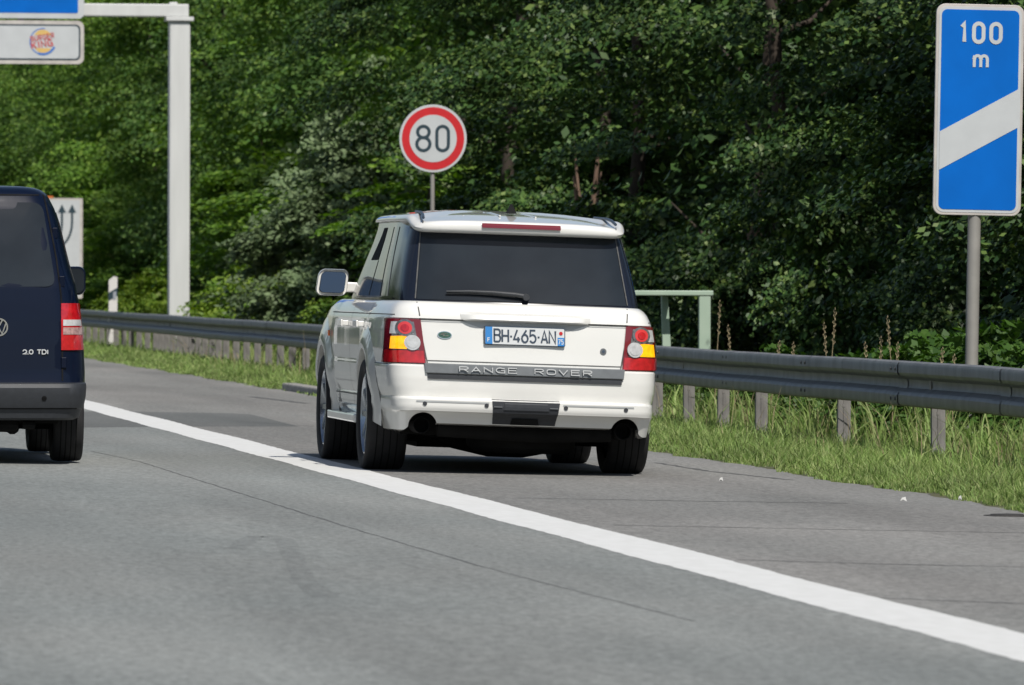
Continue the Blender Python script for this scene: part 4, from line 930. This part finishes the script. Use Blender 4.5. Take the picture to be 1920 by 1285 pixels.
def trunk_mesh(h, r, lean=.3, seed=0, limbs=7, reach=1.6):
    rnd = random.Random(seed); mb = MB(); top = (rnd.uniform(-lean, lean), rnd.uniform(-lean, lean), h)
    pts = [(top[0]*t*t+.06*math.sin(9*t+seed), top[1]*t*t+.06*math.cos(7*t+seed), h*t-.4*(t == 0)) for t in [i/8 for i in range(9)]]
    mb.tube(pts, [r*(1.25 if i == 0 else 1-.10*i) for i in range(9)], 9)
    for i in range(limbs):
        t = rnd.uniform(.15, .85); a = rnd.uniform(0, 6.28); p = Vector(pts[int(t*8)]); q = p+Vector((math.cos(a), math.sin(a), .5+.4*rnd.random()))*reach*rnd.uniform(.6, 1)
        mid = p.lerp(q, .5)+Vector((0, 0, -.12)); mb.tube([p, mid, q], [r*.35, r*.22, r*.08], 6)
    me = bpy.data.meshes.new('trunk'); me.from_pydata([tuple(v) for v in mb.v], [], mb.f); me.materials.append(M['bark'])
    for p_ in me.polygons: p_.use_smooth = True
    return me
CR = {
    'wood': [crown_mesh('crown', 2.4, .0, 7.5, 1500, 40, .084, .36, 'leafd', inner=1100, isz=.16, hi=1.45, flat=.16, nb=42, br=.78, bflat=.22) for _ in range(3)],
    'far': [crown_mesh('crown', 3.3, .3, 11.5, 2600, 36, .115, .55, mm_, inner=2500, isz=.25, hi=1.2, lumps=16, nb=84, br=1.15, bflat=.65) for mm_ in ('leafm', 'leafm2', 'leafm3')],
    'back': [crown_mesh('crown', 3.4, 0, 11, 1100, 34, .17, .75, 'leafd', inner=3500, isz=.4)],
    'bush': [crown_mesh('foliage', .85, .05, 1.45, 190, 36, .085, .24, 'leafl', inner=500, isz=.16, lumps=6, nb=26, br=.3, bflat=.8) for _ in range(2)],
    'grey': [crown_mesh('crown', 1.25, .2, 4.3, 600, 34, .10, .30, 'leafg', inner=900, isz=.25, lumps=9, nb=40, br=.5, bflat=.6)],
    'young': [crown_mesh('crown', .95, .9, 5.6, 330, 34, .095, .28, 'leafm', inner=200, isz=.2, lumps=9, nb=34, br=.4, bflat=.5)],
    'dshrub': [crown_mesh('foliage', .95, .05, 1.45, 260, 36, .065, .24, 'leafd', inner=700, isz=.13, lumps=6, nb=26, br=.3, bflat=.8) for _ in range(2)],
    'nettle': [crown_mesh('foliage', .42, .0, .85, 90, 30, .09, .18, 'leafn', inner=150, isz=.12, lumps=5, nb=14, br=.2, bflat=.9)]}
TR = {'wood': trunk_mesh(7, .13, .5, 1), 'far': trunk_mesh(10.5, .2, .5, 2), 'back': trunk_mesh(10, .2, .4, 3), 'grey': trunk_mesh(3.8, .06, .2, 4, 5, .8), 'young': trunk_mesh(5.4, .05, .25, 5, 6, .6),
      'dshrub': trunk_mesh(1.1, .025, .15, 9, 6, .45), 'bush': trunk_mesh(1.1, .025, .15, 6, 6, .45), 'nettle': trunk_mesh(.7, .012, .1, 7, 4, .2)}
def gh_(x): return float(np.interp(x, xs, [zs[q] for q in xs]))
cnt = [0]
def plant(kind, x, y, name, label, cat, group=None, s=1.0, sz=None, rot=None, crownname=None, dz=0):
    cnt[0] += 1; i = cnt[0]
    t = thing(name, label, cat, (x, y, gh_(x)-.05+dz), group, rz=rot if rot is not None else random.uniform(0, 6.28)); t.scale = (s, s, sz or s)
    me = CR[kind][i % len(CR[kind])]; c = bpy.data.objects.new('crown' if kind not in ('bush', 'nettle', 'dshrub') else 'foliage', me); COL.objects.link(c); c.parent = t
    k_ = bpy.data.objects.new('trunk' if kind not in ('bush', 'nettle', 'dshrub') else 'stem', TR[kind]); COL.objects.link(k_); k_.parent = t; return t
for i, (x, y) in enumerate([(17.2, 50), (16.4, 57), (15.2, 63), (15.3, 68), (15.4, 74), (15.2, 80), (13.9, 85), (14.6, 91), (14.0, 98), (14.6, 105), (14.0, 112), (14.8, 119)]):
    side = 'behind the blue countdown sign' if i < 3 else ('right of the white car' if i < 7 else 'above the roof of the white car')
    plant('wood', x, y, 'broadleaf_tree', 'dark leafy broadleaf tree at the wood edge '+side, 'tree', 'dark trees at the wood edge '+side, random.uniform(.92, 1.12), random.uniform(.95, 1.15))
for i, (x, y) in enumerate([(18.3, 62), (18.8, 70), (18.2, 78), (18.8, 87), (18.2, 96), (18.6, 105), (18.4, 114), (18.8, 124)]):
    plant('back', x, y, 'shaded_tree', 'shaded tree standing deep in the dark wood on the right', 'tree', 'shaded trees deep in the wood', random.uniform(.9, 1.1))
for i, (x, y) in enumerate([(17.4, 124), (16.6, 134), (16.4, 141), (16.4, 148), (17.8, 155), (19.5, 162), (19.8, 170), (17.0, 179), (16.0, 187), (15.0, 196), (16.0, 205), (15.0, 214), (16.0, 224), (15.1, 234), (16.3, 245), (15.2, 256)]):
    side = 'right of the gantry post' if y < 160 else 'left of the gantry post'
    plant('far', x, y, 'green_tree', 'green leafy tree in the distant wood '+side, 'tree', 'distant green trees '+side, random.uniform(.88, 1.12), random.uniform(.85, 1.12))
for i, (x, y) in enumerate([(22, 134), (22, 146), (22, 158), (22, 170), (22, 183), (22, 197), (22, 212), (22, 228), (22, 246), (22, 262), (20, 275), (16, 270), (18, 292), (26, 285), (22, 310), (30, 300), (27, 325)]):
    plant('back', x, y, 'background_tree', 'tall shaded tree behind the distant green wood edge', 'tree', 'background trees behind the distant wood edge', random.uniform(1, 1.3))
for i in range(16):  # out-of-view trees added to cut bright sky on the white car's side
    plant('back', -30-random.uniform(0, 4), 30+i*26, 'unseen_tree', 'unseen tree added beyond the motorway to darken side reflections', 'tree', 'unseen trees added beyond the motorway', random.uniform(1.1, 1.4))
plant('grey', 12.2, 12.2*FPX/(645+742), 'willow', 'pale grey-green willow bush left of the speed limit sign', 'tree', s=1.15, sz=1.0)
plant('grey', 12.6, 12.6*FPX/(700+742), 'willow', 'smaller pale grey-green willow right behind the first, near the speed limit sign', 'tree', s=.75, sz=1.1)
plant('young', 12.9, 12.9*FPX/(770+742), 'sapling', 'slender young tree with thin bare stem just above the speed limit sign', 'tree', s=1.0, sz=1.0)
for px, L_, h, ln in ((1112, 12.0, 2.75, -.22), (1090, 12.6, 3.2, .25)):
    Y = L_*FPX/(px+742); lb = 'brown bare forked trunk leaning left above the white car roof' if ln < 0 else 'thin brown bare trunk leaning right beside the forked one above the white car roof'
    t = thing('bare_trunk', lb, 'tree trunk', (L_, Y, gh_(L_)-.1)); mb = MB()
    mb.tube([(0, 0, 0), (ln*.3, .02, h*.4), (ln*.6, 0, h*.7), (ln, .02, h)], [.06, .05, .042, .02], 8); mb.tube([(ln*.5, 0, h*.6), (ln*.5-.15*ln/abs(ln), .05, h*.8), (ln*.5-.22*ln/abs(ln), 0, h*1.02)], [.035, .025, .012], 7)
    M['barkr'] = M.get('barkr') or mat('brown_bark', (.10, .06, .04), .9, col2=(.20, .13, .09), vscale=8, bump=.4); mb.build('trunk', 'barkr', t, smooth=60)
# shrubs behind the guardrail
for i, (px, L_, s) in enumerate([(196, 10.8, .7), (240, 11.2, .8), (275, 11.8, 1.0), (405, 11.9, .9), (430, 11.4, .75), (470, 11.7, 1.15), (520, 11.5, .8), (575, 11.7, .9), (605, 11.4, .7)]):
    nm = 'left of the gantry post' if px < 300 else 'between the gantry post and the white car'
    plant('bush', L_, L_*FPX/(px+742), 'roadside_bush', 'yellow-green leafy bush behind the guardrail '+nm, 'bush', 'bushes behind the guardrail '+nm, s*1.05, s)
for i, (px, L_, s) in enumerate([(1265, 10.4, .5), (1330, 10.3, .45), (1410, 10.5, .5), (1500, 10.3, .5), (1530, 10.6, .6), (1600, 10.4, .5), (1635, 10.2, .4), (1690, 10.3, .55), (1380, 11.4, .8), (1470, 11.2, .9), (1560, 10.9, .7), (1645, 11.2, .9), (1725, 10.9, 1.0), (1770, 11.4, 1.1), (1858, 11.6, 1.1), (1895, 11.3, 1.2), (1930, 10.8, 1.0)]):
    nm = 'at the foot of the countdown sign' if px > 1690 else 'below the guardrail right of the white car'
    plant('nettle', L_, L_*FPX/(px+742), 'weed_plant', 'leafy green weed plant '+nm, 'plant', 'weeds '+nm, s)
# understorey leaves close to the ground at the wood edge
for i, (x, y) in enumerate([(12.6, 56), (12.8, 61), (12.5, 66), (12.9, 72), (12.6, 78), (12.8, 84), (12.6, 91), (12.8, 98), (12.5, 105)]):
    t = plant('dshrub', x+.9, y, 'understorey_shrub', 'low dark shrub at the foot of the wood edge trees', 'bush', 'low shrubs at the foot of the wood', random.uniform(.9, 1.2), random.uniform(.8, 1.4))
for i, (x, y) in enumerate([(12.7, 112), (12.6, 119), (12.9, 126), (12.6, 133), (12.9, 140), (14.2, 148), (15.6, 155), (17.2, 164), (17.0, 174), (13.6, 186), (12.8, 194), (12.7, 205)]):
    plant('young', x, y, 'young_tree', 'bushy young tree in front of the distant wood edge', 'tree', 'young trees in front of the distant wood edge', random.uniform(1.2, 1.7), random.uniform(.55, .9), dz=-.6)

# dry grass stalks showing above the rail
for i, (px, top) in enumerate([(1350, 565), (1365, 612), (1462, 642), (1488, 645), (1545, 607), (1566, 580), (1622, 645), (1652, 634), (1664, 595), (1684, 645), (1768, 655), (1790, 668)]):
    L_ = 10.1+.03*(i % 5); Y = L_*FPX/(px+742); p = at(px, top, Y); h = p.z-gz(L_); b_ = random.uniform(-.10, .10)
    t = thing('dry_grass_stalk', 'thin dry brown grass stalk rising above the guardrail', 'grass stalk', (p.x, Y, gz(L_)), 'dry stalks above the guardrail')
    mb = MB(); mb.tube([(-b_, 0, 0), (-b_*.7, 0, h*.45), (-b_*.2, 0, h*.8), (0, 0, h)], [.005, .004, .003, .001], 5); mb.build('stem', 'straw', t)
    mb = MB()
    for j in range(16):
        f = .74+.26*j/16; z = h*f; xx = -b_*(1-f)*.9; a = j*2.4
        mb.tube([(xx, 0, z), (xx+.014*math.cos(a), .014*math.sin(a), z+.018), (xx+.010*math.cos(a), .010*math.sin(a), z+.034)], [.002, .0045, .001], 4)
    mb.build('seed_head', 'straw', t)
print('verts done', cnt)
